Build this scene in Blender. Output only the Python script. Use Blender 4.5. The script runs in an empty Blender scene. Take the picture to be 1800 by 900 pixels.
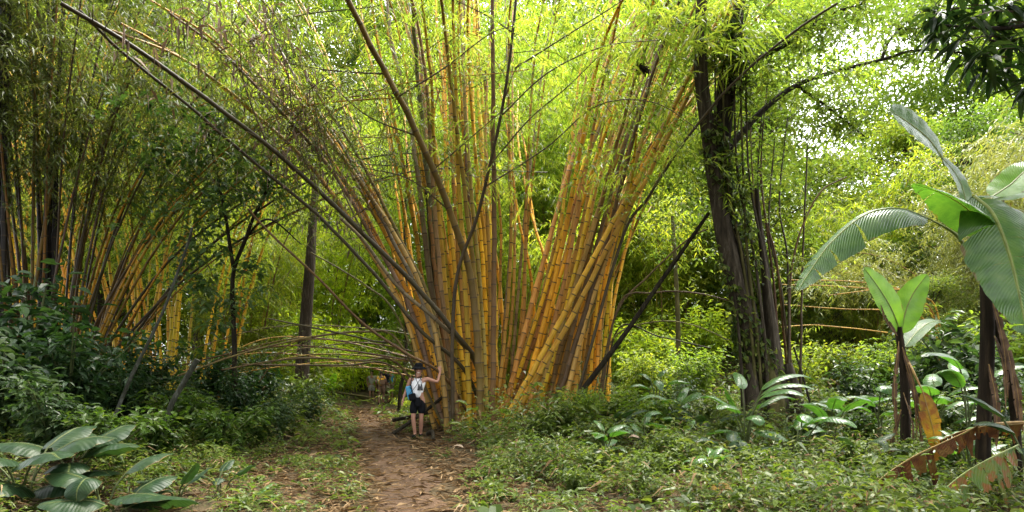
import bpy, math, random
import numpy as np
from mathutils import Vector

R = math.radians
random.seed(7)
rng = np.random.default_rng(7)
SC = bpy.context.scene
COL = SC.collection

# ------------------------------------------------------------------ camera
F = 1072.0                       # focal length in photo pixels (1800 wide)
CX, HY, EYE = 900.0, 655.0, 1.6  # principal column, horizon row, eye height
cam = bpy.data.cameras.new('camera')
cam.sensor_width = 36.0
cam.lens = 36.0 * F / 1800.0
cam.shift_y = (HY - 450.0) / 1800.0
cam.clip_end = 500.0
camo = bpy.data.objects.new('camera', cam)
camo.location = (0, 0, EYE)
camo.rotation_euler = (R(90), 0, 0)
COL.objects.link(camo)
SC.camera = camo

# ------------------------------------------------------------------ light
SUN = Vector((0.18, 0.30, 0.95)).normalized()       # direction towards the sun
w = bpy.data.worlds.new('World')
SC.world = w
w.use_nodes = True
nt = w.node_tree
bg = nt.nodes['Background']
sky = nt.nodes.new('ShaderNodeTexSky')
sky.sky_type = 'NISHITA'
sky.sun_disc = False
sky.sun_elevation = math.asin(SUN.z)
sky.sun_rotation = math.atan2(SUN.x, SUN.y)
sky.dust_density = 4.0
sky.air_density = 1.0
hs = nt.nodes.new('ShaderNodeHueSaturation')
hs.inputs['Saturation'].default_value = 0.12
hs.inputs['Value'].default_value = 1.35
nt.links.new(sky.outputs[0], hs.inputs['Color'])
nt.links.new(hs.outputs[0], bg.inputs['Color'])
bg.inputs['Strength'].default_value = 0.15
sl = bpy.data.lights.new('sun', 'SUN')
sl.energy = 1.6
sl.angle = R(14)
sl.color = (1.0, 0.92, 0.76)
so = bpy.data.objects.new('sun', sl)
so.rotation_euler = SUN.to_track_quat('Z', 'Y').to_euler()
so.location = (5, 20, 40)
COL.objects.link(so)
SC.view_settings.view_transform = 'Standard'
SC.view_settings.look = 'None'
SC.view_settings.gamma = 1.0
SC.view_settings.use_curve_mapping = False
SC.view_settings.exposure = 2.4
cy = SC.cycles
cy.max_bounces = 7
cy.diffuse_bounces = 5
cy.glossy_bounces = 2
cy.transmission_bounces = 4
cy.transparent_max_bounces = 4
cy.caustics_reflective = False
cy.caustics_refractive = False
cy.use_denoising = True
cy.sample_clamp_indirect = 6.0
SC.render.use_persistent_data = False

# ------------------------------------------------------------------ helpers
def P(px, py, d):
    return np.array([(px - CX) / F * d, d, EYE - (py - HY) / F * d])

PATH_Y = np.array([1.0, 5.0, 7.0, 8.8, 11.8, 14.9, 19.0, 24.5, 30.0, 36.0])
PATH_L = np.array([-.95, -1.22, -1.50, -1.94, -2.78, -3.66, -4.72, -6.1, -7.2, -8.1])
PATH_R = np.array([0.05, -0.33, -0.62, -1.02, -1.84, -2.72, -4.1, -5.6, -6.3, -7.3])

def sstep(a, b, x):
    t = np.clip((x - a) / (b - a), 0, 1)
    return t * t * (3 - 2 * t)

def path_dist(x, y):            # >0 outside the path (metres), <0 on it
    l = np.interp(y, PATH_Y, PATH_L); r = np.interp(y, PATH_Y, PATH_R)
    return np.maximum(l - x, x - r)

def H(x, y):
    x = np.asarray(x, float); y = np.asarray(y, float)
    h = 0.34 * np.exp(-(((x - 0.1) / 3.7) ** 2 + ((y - 17.2) / 2.9) ** 2))
    h = h + 0.05 * np.sin(x * 1.1 + 0.7 * np.sin(y * .6)) * np.cos(y * 0.8)
    h = h + 9.0 * sstep(23, 52, y) * sstep(2, 22, x)
    h = h + 0.35 * sstep(-4.5, -9, x) * sstep(3, 9, y)
    h = h + 2.0 * sstep(34, 60, y) * sstep(4, -14, x)
    pd = path_dist(x, y)
    k = sstep(1.2, 0.0, pd)
    return h * (1 - k) + (h * 0.3 - 0.03) * k

def h1(x, y):
    return float(H(x, y))

def unit(v):
    v = np.asarray(v, float)
    n = np.linalg.norm(v, axis=-1, keepdims=True)
    return v / np.maximum(n, 1e-9)

def spline(pts, n):
    pts = np.asarray(pts, float)
    if len(pts) == 2:
        t = np.linspace(0, 1, n)[:, None]
        return pts[0] * (1 - t) + pts[1] * t
    q = np.vstack([2 * pts[0] - pts[1], pts, 2 * pts[-1] - pts[-2]])
    # centripetal-ish: sample by chord length
    seg = np.linalg.norm(np.diff(pts, axis=0), axis=1)
    cum = np.concatenate([[0], np.cumsum(seg)])
    s = np.linspace(0, cum[-1], n)
    i = np.clip(np.searchsorted(cum, s, side='right') - 1, 0, len(seg) - 1)
    t = ((s - cum[i]) / np.maximum(seg[i], 1e-9))[:, None]
    p0, p1, p2, p3 = q[i], q[i + 1], q[i + 2], q[i + 3]
    return 0.5 * (2 * p1 + (p2 - p0) * t + (2 * p0 - 5 * p1 + 4 * p2 - p3) * t ** 2 + (3 * p1 - p0 - 3 * p2 + p3) * t ** 3)

def woff(o):
    v = np.zeros(3)
    while o is not None:
        v = v + np.array(o.location)
        o = o.parent
    return v

class MB:
    """collects quads/tris and builds one mesh object"""
    def __init__(s):
        s.v, s.uv, s.q, s.qm, s.t, s.tm, s.n = [], [], [], [], [], [], 0
    def add(s, v, quads=None, tris=None, uv=None, m=0):
        v = np.asarray(v, float).reshape(-1, 3)
        s.v.append(v)
        s.uv.append(np.zeros((len(v), 2)) if uv is None else np.asarray(uv, float).reshape(-1, 2))
        if quads is not None and len(quads):
            q = np.asarray(quads, int).reshape(-1, 4) + s.n
            s.q.append(q); s.qm.append(np.full(len(q), m))
        if tris is not None and len(tris):
            t = np.asarray(tris, int).reshape(-1, 3) + s.n
            s.t.append(t); s.tm.append(np.full(len(t), m))
        s.n += len(v)
    def tube(s, pts, rad, sides=6, m=0, cap=True, vs=None, flat=None):
        pts = np.asarray(pts, float); k = len(pts)
        rad = np.full(k, rad, float) if np.isscalar(rad) else np.asarray(rad, float)
        tan = unit(np.gradient(pts, axis=0))
        ref = np.array([0.31, 0.95, 0.05]) if abs(tan[:, 2]).mean() > 0.5 else np.array([0.1, 0.2, 0.97])
        a = unit(np.cross(tan, ref)); b = np.cross(tan, a)
        ang = np.linspace(0, 2 * np.pi, sides, endpoint=False)
        rr = rad[:, None] * (np.ones((k, sides)) if flat is None else flat)
        ring = pts[:, None, :] + rr[:, :, None] * (np.cos(ang)[None, :, None] * a[:, None, :] + np.sin(ang)[None, :, None] * b[:, None, :])
        L = np.concatenate([[0], np.cumsum(np.linalg.norm(np.diff(pts, axis=0), axis=1))]) if vs is None else np.asarray(vs)
        uv = np.stack(np.broadcast_arrays(ang[None, :] / (2 * np.pi), L[:, None]), -1)
        i = np.arange(k - 1)[:, None] * sides; j = np.arange(sides)[None, :]; j2 = (j + 1) % sides
        q = np.stack([i + j, i + j2, i + sides + j2, i + sides + j], -1)
        s.add(ring, q, None, uv, m)
        if cap:
            for row, rev in ((0, True), (k - 1, False)):
                c = s.n
                idx = np.arange(sides)
                tri = np.stack([np.full(sides, sides), idx, (idx + 1) % sides], -1)
                if rev: tri = tri[:, ::-1]
                s.add(np.vstack([ring[row], pts[row][None]]), None, tri, np.zeros((sides + 1, 2)) + [0, L[row]], m)
    def build(s, name, mats, parent=None, smooth=True, kind=None):
        V = np.vstack(s.v) - woff(parent)
        UV = np.vstack(s.uv)
        q = np.vstack(s.q) if s.q else np.zeros((0, 4), int)
        t = np.vstack(s.t) if s.t else np.zeros((0, 3), int)
        me = bpy.data.meshes.new(name)
        lv = np.concatenate([q.ravel(), t.ravel()]).astype(np.int32)
        tot = np.concatenate([np.full(len(q), 4), np.full(len(t), 3)]).astype(np.int32)
        me.vertices.add(len(V)); me.vertices.foreach_set('co', V.astype(np.float32).ravel())
        me.loops.add(len(lv)); me.loops.foreach_set('vertex_index', lv)
        me.polygons.add(len(tot))
        me.polygons.foreach_set('loop_start', np.concatenate([[0], np.cumsum(tot)[:-1]]).astype(np.int32))
        me.polygons.foreach_set('loop_total', tot)
        mi = np.concatenate(s.qm + s.tm) if (s.qm or s.tm) else np.zeros(0)
        me.polygons.foreach_set('material_index', mi.astype(np.int32))
        me.polygons.foreach_set('use_smooth', np.full(len(tot), smooth))
        ul = me.uv_layers.new(name='UVMap')
        ul.data.foreach_set('uv', UV[lv].astype(np.float32).ravel())
        for m_ in (mats if isinstance(mats, (list, tuple)) else [mats]):
            me.materials.append(m_)
        me.update(calc_edges=True)
        o = bpy.data.objects.new(name, me)
        COL.objects.link(o)
        if parent is not None: o.parent = parent
        if kind: o['kind'] = kind
        return o

def tag(o, label, cat, group=None):
    o['label'] = label; o['category'] = cat
    if group: o['group'] = group
    return o

def thing(name, label, cat, loc, group=None):
    o = bpy.data.objects.new(name, None)
    o.empty_display_size = 0.3
    o.location = loc
    COL.objects.link(o)
    return tag(o, label, cat, group)

def copy_thing(src, loc, rz, sc, label, group=None, color=None):
    r = src.copy(); COL.objects.link(r)
    r.location = loc; r.rotation_euler = (0, 0, rz); r.scale = sc if not np.isscalar(sc) else (sc, sc, sc)
    r['label'] = label
    if group: r['group'] = group
    for ch in src.children:
        c = ch.copy(); COL.objects.link(c); c.parent = r
        if color is not None and ch.name.split('.')[0] in ('foliage', 'crown'): c.color = (*color, 1)
    return r

# ------------------------------------------------------------------ materials
def mat(name):
    m = bpy.data.materials.new(name); m.use_nodes = True
    n = m.node_tree.nodes; l = m.node_tree.links
    return m, n, l, n['Principled BSDF'], n['Material Output']

def ramp(n, stops):
    r = n.new('ShaderNodeValToRGB'); e = r.color_ramp.elements
    while len(e) < len(stops): e.new(0.5)
    for k, (p, c) in enumerate(stops):
        e[k].position = p; e[k].color = (*c, 1)
    return r

def simple(name, col, rough=0.6, spec=0.2, var=0.25, scale=12, bump=0.0):
    m, n, l, b, o = mat(name)
    tc = n.new('ShaderNodeTexCoord'); nz = n.new('ShaderNodeTexNoise')
    nz.inputs['Scale'].default_value = scale; nz.inputs['Detail'].default_value = 5
    l.new(tc.outputs['Object'], nz.inputs['Vector'])
    r = ramp(n, [(0.3, tuple(c * (1 - var) for c in col)), (0.7, tuple(min(1, c * (1 + var)) for c in col))])
    l.new(nz.outputs[0], r.inputs[0]); l.new(r.outputs[0], b.inputs['Base Color'])
    b.inputs['Roughness'].default_value = rough; b.inputs['Specular IOR Level'].default_value = spec
    if bump:
        bp = n.new('ShaderNodeBump'); bp.inputs['Strength'].default_value = bump; bp.inputs['Distance'].default_value = 0.02
        l.new(nz.outputs[0], bp.inputs['Height']); l.new(bp.outputs[0], b.inputs['Normal'])
    return m

def leaf_mat(name, cols, trans=0.5, tmul=(2.2, 2.2, 0.9), rough=0.42, spec=0.22, ribs=0.0, rib_freq=40, big=False, blotch=None):
    """small leaves: uv.x is a random number of the leaf; big leaves: uv = (across, along)"""
    m, n, l, b, o = mat(name)
    uv = n.new('ShaderNodeUVMap'); sx = n.new('ShaderNodeSeparateXYZ'); l.new(uv.outputs[0], sx.inputs[0])
    k = len(cols)
    r = ramp(n, [(i / max(k - 1, 1), c) for i, c in enumerate(cols)])
    if big:
        tc = n.new('ShaderNodeTexCoord'); nz = n.new('ShaderNodeTexNoise'); nz.inputs['Scale'].default_value = 6; nz.inputs['Detail'].default_value = 6
        l.new(tc.outputs['Object'], nz.inputs['Vector'])
        mr = n.new('ShaderNodeMapRange'); mr.inputs['From Min'].default_value = .3; mr.inputs['From Max'].default_value = .7
        l.new(nz.outputs[0], mr.inputs[0]); l.new(mr.outputs[0], r.inputs[0])
    else:
        l.new(sx.outputs[0], r.inputs[0])
    oi = n.new('ShaderNodeObjectInfo')
    mx = n.new('ShaderNodeMix'); mx.data_type = 'RGBA'; mx.blend_type = 'MULTIPLY'; mx.inputs[0].default_value = 1
    l.new(r.outputs[0], mx.inputs[6]); l.new(oi.outputs['Color'], mx.inputs[7])
    col = mx.outputs[2]
    if big:                                       # pale midrib
        a = n.new('ShaderNodeMath'); a.operation = 'SUBTRACT'; a.inputs[1].default_value = .5; l.new(sx.outputs[0], a.inputs[0])
        ab = n.new('ShaderNodeMath'); ab.operation = 'ABSOLUTE'; l.new(a.outputs[0], ab.inputs[0])
        mr2 = n.new('ShaderNodeMapRange'); mr2.inputs['From Min'].default_value = .02; mr2.inputs['From Max'].default_value = .035
        mr2.inputs['To Min'].default_value = .75; mr2.inputs['To Max'].default_value = 0
        l.new(ab.outputs[0], mr2.inputs[0])
        m3 = n.new('ShaderNodeMix'); m3.data_type = 'RGBA'; l.new(mr2.outputs[0], m3.inputs[0]); l.new(col, m3.inputs[6])
        m3.inputs[7].default_value = (.16, .20, .05, 1)
        col = m3.outputs[2]
        ed = n.new('ShaderNodeMath'); ed.operation = 'MULTIPLY_ADD'; ed.inputs[1].default_value = .22; l.new(nz.outputs[0], ed.inputs[0]); l.new(ab.outputs[0], ed.inputs[2])
        er = ramp(n, [(.60, (0, 0, 0)), (.63, (1, 1, 1))]); l.new(ed.outputs[0], er.inputs[0])
        m6 = n.new('ShaderNodeMix'); m6.data_type = 'RGBA'; l.new(er.outputs[0], m6.inputs[0]); l.new(col, m6.inputs[6]); m6.inputs[7].default_value = (.13, .085, .03, 1)
        col = m6.outputs[2]
        if ribs:
            # side veins running obliquely from the midrib
            cmb = n.new('ShaderNodeMath'); cmb.operation = 'MULTIPLY_ADD'; cmb.inputs[1].default_value = -0.35
            l.new(ab.outputs[0], cmb.inputs[0]); l.new(sx.outputs[1], cmb.inputs[2])
            s1 = n.new('ShaderNodeMath'); s1.operation = 'MULTIPLY'; s1.inputs[1].default_value = rib_freq * 6.283; l.new(cmb.outputs[0], s1.inputs[0])
            s2 = n.new('ShaderNodeMath'); s2.operation = 'SINE'; l.new(s1.outputs[0], s2.inputs[0])
            bp = n.new('ShaderNodeBump'); bp.inputs['Strength'].default_value = ribs; bp.inputs['Distance'].default_value = 0.004
            l.new(s2.outputs[0], bp.inputs['Height']); l.new(bp.outputs[0], b.inputs['Normal'])
        if blotch:
            nz2 = n.new('ShaderNodeTexNoise'); nz2.inputs['Scale'].default_value = 9; nz2.inputs['Detail'].default_value = 4
            l.new(tc.outputs['Object'], nz2.inputs['Vector'])
            r2 = ramp(n, [(.48, (0, 0, 0)), (.6, (1, 1, 1))]); l.new(nz2.outputs[0], r2.inputs[0])
            m4 = n.new('ShaderNodeMix'); m4.data_type = 'RGBA'; l.new(r2.outputs[0], m4.inputs[0]); l.new(col, m4.inputs[6]); m4.inputs[7].default_value = (*blotch, 1)
            col = m4.outputs[2]
    l.new(col, b.inputs['Base Color'])
    b.inputs['Roughness'].default_value = rough; b.inputs['Specular IOR Level'].default_value = spec
    tr = n.new('ShaderNodeBsdfTranslucent')
    tm = n.new('ShaderNodeMix'); tm.data_type = 'RGBA'; tm.blend_type = 'MULTIPLY'; tm.inputs[0].default_value = 1; tm.clamp_result = False
    tm.inputs[7].default_value = (*tmul, 1)
    l.new(col, tm.inputs[6]); l.new(tm.outputs[2], tr.inputs['Color'])
    ms = n.new('ShaderNodeMixShader'); ms.inputs[0].default_value = trans
    l.new(b.outputs[0], ms.inputs[1]); l.new(tr.outputs[0], ms.inputs[2]); l.new(ms.outputs[0], o.inputs['Surface'])
    return m

def culm_mat(name, rough=0.5):
    """bamboo: colour of the object, dark node rings (uv.y counts the nodes), lichen and scars"""
    m, n, l, b, o = mat(name)
    uv = n.new('ShaderNodeUVMap'); sx = n.new('ShaderNodeSeparateXYZ'); l.new(uv.outputs[0], sx.inputs[0])
    oi = n.new('ShaderNodeObjectInfo')
    tc = n.new('ShaderNodeTexCoord')
    mp = n.new('ShaderNodeMapping'); mp.inputs['Scale'].default_value = (5, 5, 1.6)
    ad = n.new('ShaderNodeVectorMath'); ad.operation = 'ADD'
    sc_ = n.new('ShaderNodeMath'); sc_.operation = 'MULTIPLY'; sc_.inputs[1].default_value = 37.0; l.new(oi.outputs['Random'], sc_.inputs[0])
    l.new(tc.outputs['Object'], ad.inputs[0]); l.new(sc_.outputs[0], ad.inputs[1]); l.new(ad.outputs[0], mp.inputs[0])
    nz = n.new('ShaderNodeTexNoise'); nz.inputs['Scale'].default_value = 1.0; nz.inputs['Detail'].default_value = 7; nz.inputs['Roughness'].default_value = .65
    l.new(mp.outputs[0], nz.inputs['Vector'])
    nf = n.new('ShaderNodeTexNoise'); nf.inputs['Scale'].default_value = 22; nf.inputs['Detail'].default_value = 4; l.new(ad.outputs[0], nf.inputs['Vector'])
    # brown blotches and grey lichen
    r1 = ramp(n, [(.48, (0, 0, 0)), (.74, (1, 1, 1))]); l.new(nz.outputs[0], r1.inputs[0])
    mu = n.new('ShaderNodeMix'); mu.data_type = 'RGBA'; mu.blend_type = 'MULTIPLY'; l.new(r1.outputs[0], mu.inputs[0])
    l.new(oi.outputs['Color'], mu.inputs[6]); mu.inputs[7].default_value = (.60, .48, .36, 1)
    r2 = ramp(n, [(.60, (0, 0, 0)), (.70, (1, 1, 1))]); l.new(nf.outputs[0], r2.inputs[0])
    k2 = n.new('ShaderNodeMath'); k2.operation = 'MULTIPLY'; l.new(r2.outputs[0], k2.inputs[0]); l.new(r1.outputs[0], k2.inputs[1])
    m2 = n.new('ShaderNodeMix'); m2.data_type = 'RGBA'; l.new(k2.outputs[0], m2.inputs[0]); l.new(mu.outputs[2], m2.inputs[6]); m2.inputs[7].default_value = (.12, .11, .07, 1)
    # each internode slightly different
    fl = n.new('ShaderNodeMath'); fl.operation = 'FLOOR'; l.new(sx.outputs[1], fl.inputs[0])
    wn = n.new('ShaderNodeTexWhiteNoise'); wn.noise_dimensions = '2D'
    cv = n.new('ShaderNodeCombineXYZ'); l.new(fl.outputs[0], cv.inputs[0]); l.new(sc_.outputs[0], cv.inputs[1]); l.new(cv.outputs[0], wn.inputs[0])
    mr = n.new('ShaderNodeMapRange'); mr.inputs['To Min'].default_value = .72; mr.inputs['To Max'].default_value = 1.15; l.new(wn.outputs[0], mr.inputs[0])
    hv = n.new('ShaderNodeHueSaturation'); l.new(mr.outputs[0], hv.inputs['Value']); l.new(m2.outputs[2], hv.inputs['Color'])
    # node ring
    fr = n.new('ShaderNodeMath'); fr.operation = 'FRACT'; l.new(sx.outputs[1], fr.inputs[0])
    rr = ramp(n, [(0.0, (1, 1, 1)), (.015, (1, 1, 1)), (.055, (0, 0, 0)), (.965, (0, 0, 0)), (.985, (1, 1, 1))]); l.new(fr.outputs[0], rr.inputs[0])
    m5 = n.new('ShaderNodeMix'); m5.data_type = 'RGBA'; l.new(rr.outputs[0], m5.inputs[0]); l.new(hv.outputs[0], m5.inputs[6]); m5.inputs[7].default_value = (.05, .032, .014, 1)
    l.new(m5.outputs[2], b.inputs['Base Color'])
    b.inputs['Roughness'].default_value = rough; b.inputs['Specular IOR Level'].default_value = .25
    bp = n.new('ShaderNodeBump'); bp.inputs['Strength'].default_value = .25; bp.inputs['Distance'].default_value = .01
    l.new(nf.outputs[0], bp.inputs['Height']); l.new(bp.outputs[0], b.inputs['Normal'])
    return m

def bark_mat(name, c1, c2, c3, sc=(9, 9, 1.2), bump=.9):
    m, n, l, b, o = mat(name)
    tc = n.new('ShaderNodeTexCoord'); mp = n.new('ShaderNodeMapping'); mp.inputs['Scale'].default_value = sc
    l.new(tc.outputs['Object'], mp.inputs[0])
    nz = n.new('ShaderNodeTexNoise'); nz.inputs['Scale'].default_value = 1.5; nz.inputs['Detail'].default_value = 8; nz.inputs['Roughness'].default_value = .7
    l.new(mp.outputs[0], nz.inputs['Vector'])
    r = ramp(n, [(.3, c1), (.52, c2), (.75, c3)]); l.new(nz.outputs[0], r.inputs[0]); l.new(r.outputs[0], b.inputs['Base Color'])
    b.inputs['Roughness'].default_value = .9; b.inputs['Specular IOR Level'].default_value = .12
    bp = n.new('ShaderNodeBump'); bp.inputs['Strength'].default_value = bump; bp.inputs['Distance'].default_value = .04
    l.new(nz.outputs[0], bp.inputs['Height']); l.new(bp.outputs[0], b.inputs['Normal'])
    return m

M = {}
M['bamboo_leaf'] = leaf_mat('bamboo_leaf', [(.055, .095, .016), (.10, .15, .024), (.145, .185, .032), (.21, .23, .045)], trans=.55, tmul=(2.1, 2.05, .95))
M['olive_leaf'] = leaf_mat('olive_leaf', [(.035, .055, .014), (.055, .08, .018), (.08, .10, .026), (.12, .11, .04)], trans=.42, tmul=(1.9, 1.8, .9))
M['tree_leaf'] = leaf_mat('tree_leaf', [(.04, .072, .018), (.065, .105, .022), (.10, .14, .028), (.15, .175, .036)], trans=.5, tmul=(2.15, 2.05, .95))
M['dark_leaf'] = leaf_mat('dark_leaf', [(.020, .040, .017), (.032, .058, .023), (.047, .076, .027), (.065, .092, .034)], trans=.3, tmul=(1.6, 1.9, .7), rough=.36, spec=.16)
M['under_leaf'] = leaf_mat('under_leaf', [(.027, .046, .011), (.050, .080, .015), (.080, .114, .019), (.12, .132, .03)], trans=.38, tmul=(1.8, 1.9, .8), rough=.36, spec=.13)
M['pale_leaf'] = leaf_mat('pale_leaf', [(.10, .13, .04), (.14, .17, .055), (.18, .20, .07)], trans=.4, tmul=(1.7, 1.6, .8))
M['dry_leaf'] = leaf_mat('dry_leaf', [(.040, .024, .011), (.085, .053, .024), (.15, .098, .047), (.24, .17, .095)], trans=.15, tmul=(1.3, 1.1, .9), rough=.75, spec=.06)
M['sheath'] = leaf_mat('sheath', [(.08, .055, .035), (.17, .12, .08), (.30, .23, .16)], trans=.15, tmul=(1.3, 1.1, .9), rough=.7, spec=.2)
M['banana'] = leaf_mat('banana', [(.035, .085, .02), (.055, .12, .025), (.08, .15, .03)], trans=.35, tmul=(2.0, 2.3, .7), rough=.25, spec=.5, ribs=.7, rib_freq=42, big=True)
M['banana_young'] = leaf_mat('banana_young', [(.09, .20, .02), (.12, .25, .03), (.15, .28, .04)], trans=.5, tmul=(1.9, 1.9, .7), rough=.3, spec=.5, ribs=.4, rib_freq=34, big=True)
M['banana_dead'] = leaf_mat('banana_dead', [(.028, .012, .005), (.06, .024, .008), (.11, .046, .012)], trans=.3, tmul=(2, 1.6, .8), rough=.7, spec=.05, ribs=.6, rib_freq=30, big=True, blotch=(.09, .05, .012))
M['banana_yellow'] = leaf_mat('banana_yellow', [(.16, .11, .015), (.22, .14, .018), (.28, .17, .02)], trans=.4, tmul=(1.6, 1.4, .6), rough=.5, ribs=.5, rib_freq=30, big=True, blotch=(.17, .07, .02))
M['banana_half'] = leaf_mat('banana_half', [(.05, .10, .02), (.08, .13, .02), (.12, .13, .02)], trans=.35, tmul=(2, 2, .7), rough=.4, spec=.15, ribs=.6, rib_freq=30, big=True, blotch=(.17, .07, .015))
M['ribbed'] = leaf_mat('ribbed', [(.012, .029, .012), (.020, .041, .017), (.030, .052, .019)], trans=.22, tmul=(1.7, 2.0, .7), rough=.4, spec=.12, ribs=.22, rib_freq=15, big=True)
M['glossy'] = leaf_mat('glossy', [(.03, .085, .02), (.05, .12, .025), (.07, .15, .03)], trans=.35, tmul=(1.9, 2.1, .7), rough=.3, spec=.5, ribs=.3, rib_freq=12, big=True)
M['culm'] = culm_mat('culm')
M['twig'] = simple('twig', (.07, .055, .025), .7)
M['stem'] = simple('green_stem', (.06, .075, .025), .6)
M['bark'] = bark_mat('bark', (.014, .011, .008), (.042, .033, .022), (.13, .11, .08))
M['moss_bark'] = bark_mat('moss_bark', (.025, .024, .010), (.06, .055, .018), (.12, .10, .045), sc=(5, 5, 1.5), bump=.6)
M['dark_bark'] = bark_mat('dark_bark', (.008, .007, .005), (.022, .018, .011), (.06, .052, .034))
M['grey_bark'] = bark_mat('grey_bark', (.018, .018, .012), (.04, .042, .03), (.12, .13, .11), sc=(7, 7, 3), bump=.3)
M['pseudostem'] = bark_mat('pseudostem', (.008, .006, .004), (.018, .013, .008), (.06, .042, .024), sc=(14, 14, .8), bump=.6)

def ground_mat():
    m, n, l, b, o = mat('ground')
    tc = n.new('ShaderNodeTexCoord')
    a = n.new('ShaderNodeTexNoise'); a.inputs['Scale'].default_value = 1.3; a.inputs['Detail'].default_value = 8; l.new(tc.outputs['Object'], a.inputs['Vector'])
    c = n.new('ShaderNodeTexNoise'); c.inputs['Scale'].default_value = 18; c.inputs['Detail'].default_value = 6; l.new(tc.outputs['Object'], c.inputs['Vector'])
    r1 = ramp(n, [(.3, (.022, .016, .010)), (.5, (.05, .036, .02)), (.7, (.095, .062, .035))]); l.new(c.outputs[0], r1.inputs[0])
    r2 = ramp(n, [(.35, (.030, .030, .012)), (.65, (.06, .042, .022))]); l.new(a.outputs[0], r2.inputs[0])
    mx = n.new('ShaderNodeMix'); mx.data_type = 'RGBA'; mx.inputs[0].default_value = .5; l.new(r1.outputs[0], mx.inputs[6]); l.new(r2.outputs[0], mx.inputs[7])
    l.new(mx.outputs[2], b.inputs['Base Color']); b.inputs['Roughness'].default_value = .85; b.inputs['Specular IOR Level'].default_value = .1
    bp = n.new('ShaderNodeBump'); bp.inputs['Strength'].default_value = .8; bp.inputs['Distance'].default_value = .05; l.new(c.outputs[0], bp.inputs['Height']); l.new(bp.outputs[0], b.inputs['Normal'])
    return m

def path_mat():
    m, n, l, b, o = mat('path')
    tc = n.new('ShaderNodeTexCoord')
    a = n.new('ShaderNodeTexNoise'); a.inputs['Scale'].default_value = 1.6; a.inputs['Detail'].default_value = 6; l.new(tc.outputs['Object'], a.inputs['Vector'])
    c = n.new('ShaderNodeTexNoise'); c.inputs['Scale'].default_value = 26; c.inputs['Detail'].default_value = 7; c.inputs['Roughness'].default_value = .7; l.new(tc.outputs['Object'], c.inputs['Vector'])
    r1 = ramp(n, [(.3, (.038, .021, .011)), (.5, (.072, .042, .022)), (.72, (.105, .064, .036))]); l.new(a.outputs[0], r1.inputs[0])
    r2 = ramp(n, [(.36, (.40, .34, .30)), (.55, (1, 1, 1))]); l.new(c.outputs[0], r2.inputs[0])
    mx = n.new('ShaderNodeMix'); mx.data_type = 'RGBA'; mx.blend_type = 'MULTIPLY'; mx.inputs[0].default_value = .8; l.new(r1.outputs[0], mx.inputs[6]); l.new(r2.outputs[0], mx.inputs[7])
    l.new(mx.outputs[2], b.inputs['Base Color'])
    rr = n.new('ShaderNodeMapRange'); rr.inputs['From Min'].default_value = .35; rr.inputs['From Max'].default_value = .65; rr.inputs['To Min'].default_value = .42; rr.inputs['To Max'].default_value = .8; b.inputs['Specular IOR Level'].default_value = .14
    l.new(a.outputs[0], rr.inputs[0]); l.new(rr.outputs[0], b.inputs['Roughness'])
    ad = n.new('ShaderNodeMath'); ad.operation = 'ADD'; l.new(a.outputs[0], ad.inputs[0]); l.new(c.outputs[0], ad.inputs[1])
    bp = n.new('ShaderNodeBump'); bp.inputs['Strength'].default_value = .7; bp.inputs['Distance'].default_value = .05; l.new(ad.outputs[0], bp.inputs['Height']); l.new(bp.outputs[0], b.inputs['Normal'])
    return m
M['ground'] = ground_mat(); M['path'] = path_mat()

# ------------------------------------------------------------------ leaves
def add_kites(mb, pos, d, L, W, rnd=None, fold=.25, droop=.18, m=0):
    """lance leaves: one folded quad each"""
    N = len(pos); d = unit(d)
    up = np.tile([0, 0, 1.0], (N, 1)) + rng.normal(0, .35, (N, 3))
    s = unit(np.cross(d, up)); nn = np.cross(s, d)
    L = np.broadcast_to(L, N)[:, None]; W = np.broadcast_to(W, N)[:, None]
    tip = pos + d * L - np.array([0, 0, 1]) * droop * L
    mid = pos + d * L * .38
    l = mid + s * W * .5 + nn * W * fold; r = mid - s * W * .5 + nn * W * fold
    V = np.stack([pos, l, tip, r], 1).reshape(-1, 3)
    q = np.arange(N * 4).reshape(N, 4)
    u = rng.random(N) if rnd is None else rnd
    uv = np.stack([np.repeat(u, 4), np.tile([0, .4, 1, .4], N)], -1)
    mb.add(V, q, None, uv, m)

def add_ovals(mb, pos, d, L, W, rnd=None, fold=.22, droop=.25, m=0, tilt=.35):
    """broad leaves: base, two rows of three, tip"""
    N = len(pos); d = unit(d)
    up = np.tile([0, 0, 1.0], (N, 1)) + rng.normal(0, tilt, (N, 3))
    s = unit(np.cross(d, up)); nn = np.cross(s, d)
    L = np.broadcast_to(L, N)[:, None]; W = np.broadcast_to(W, N)[:, None]
    z = np.array([0, 0, 1.0])
    c1 = pos + d * L * .33 - z * droop * L * .06; c2 = pos + d * L * .7 - z * droop * L * .4; tip = pos + d * L - z * droop * L
    V = np.stack([pos, c1 + s * W * .48 + nn * W * fold, c1, c1 - s * W * .48 + nn * W * fold,
                  c2 + s * W * .38 + nn * W * fold * .8, c2, c2 - s * W * .38 + nn * W * fold * .8, tip], 1).reshape(-1, 3)
    b = np.arange(N)[:, None] * 8
    q = np.concatenate([b + np.array([[1, 2, 5, 4]]), b + np.array([[2, 3, 6, 5]])])
    t = np.concatenate([b + np.array([[0, 2, 1]]), b + np.array([[0, 3, 2]]), b + np.array([[4, 5, 7]]), b + np.array([[5, 6, 7]])])
    u = rng.random(N) if rnd is None else rnd
    uv = np.stack([np.repeat(u, 8), np.tile([0, .33, .33, .33, .7, .7, .7, 1], N)], -1)
    mb.add(V, q, t, uv, m)

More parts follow.
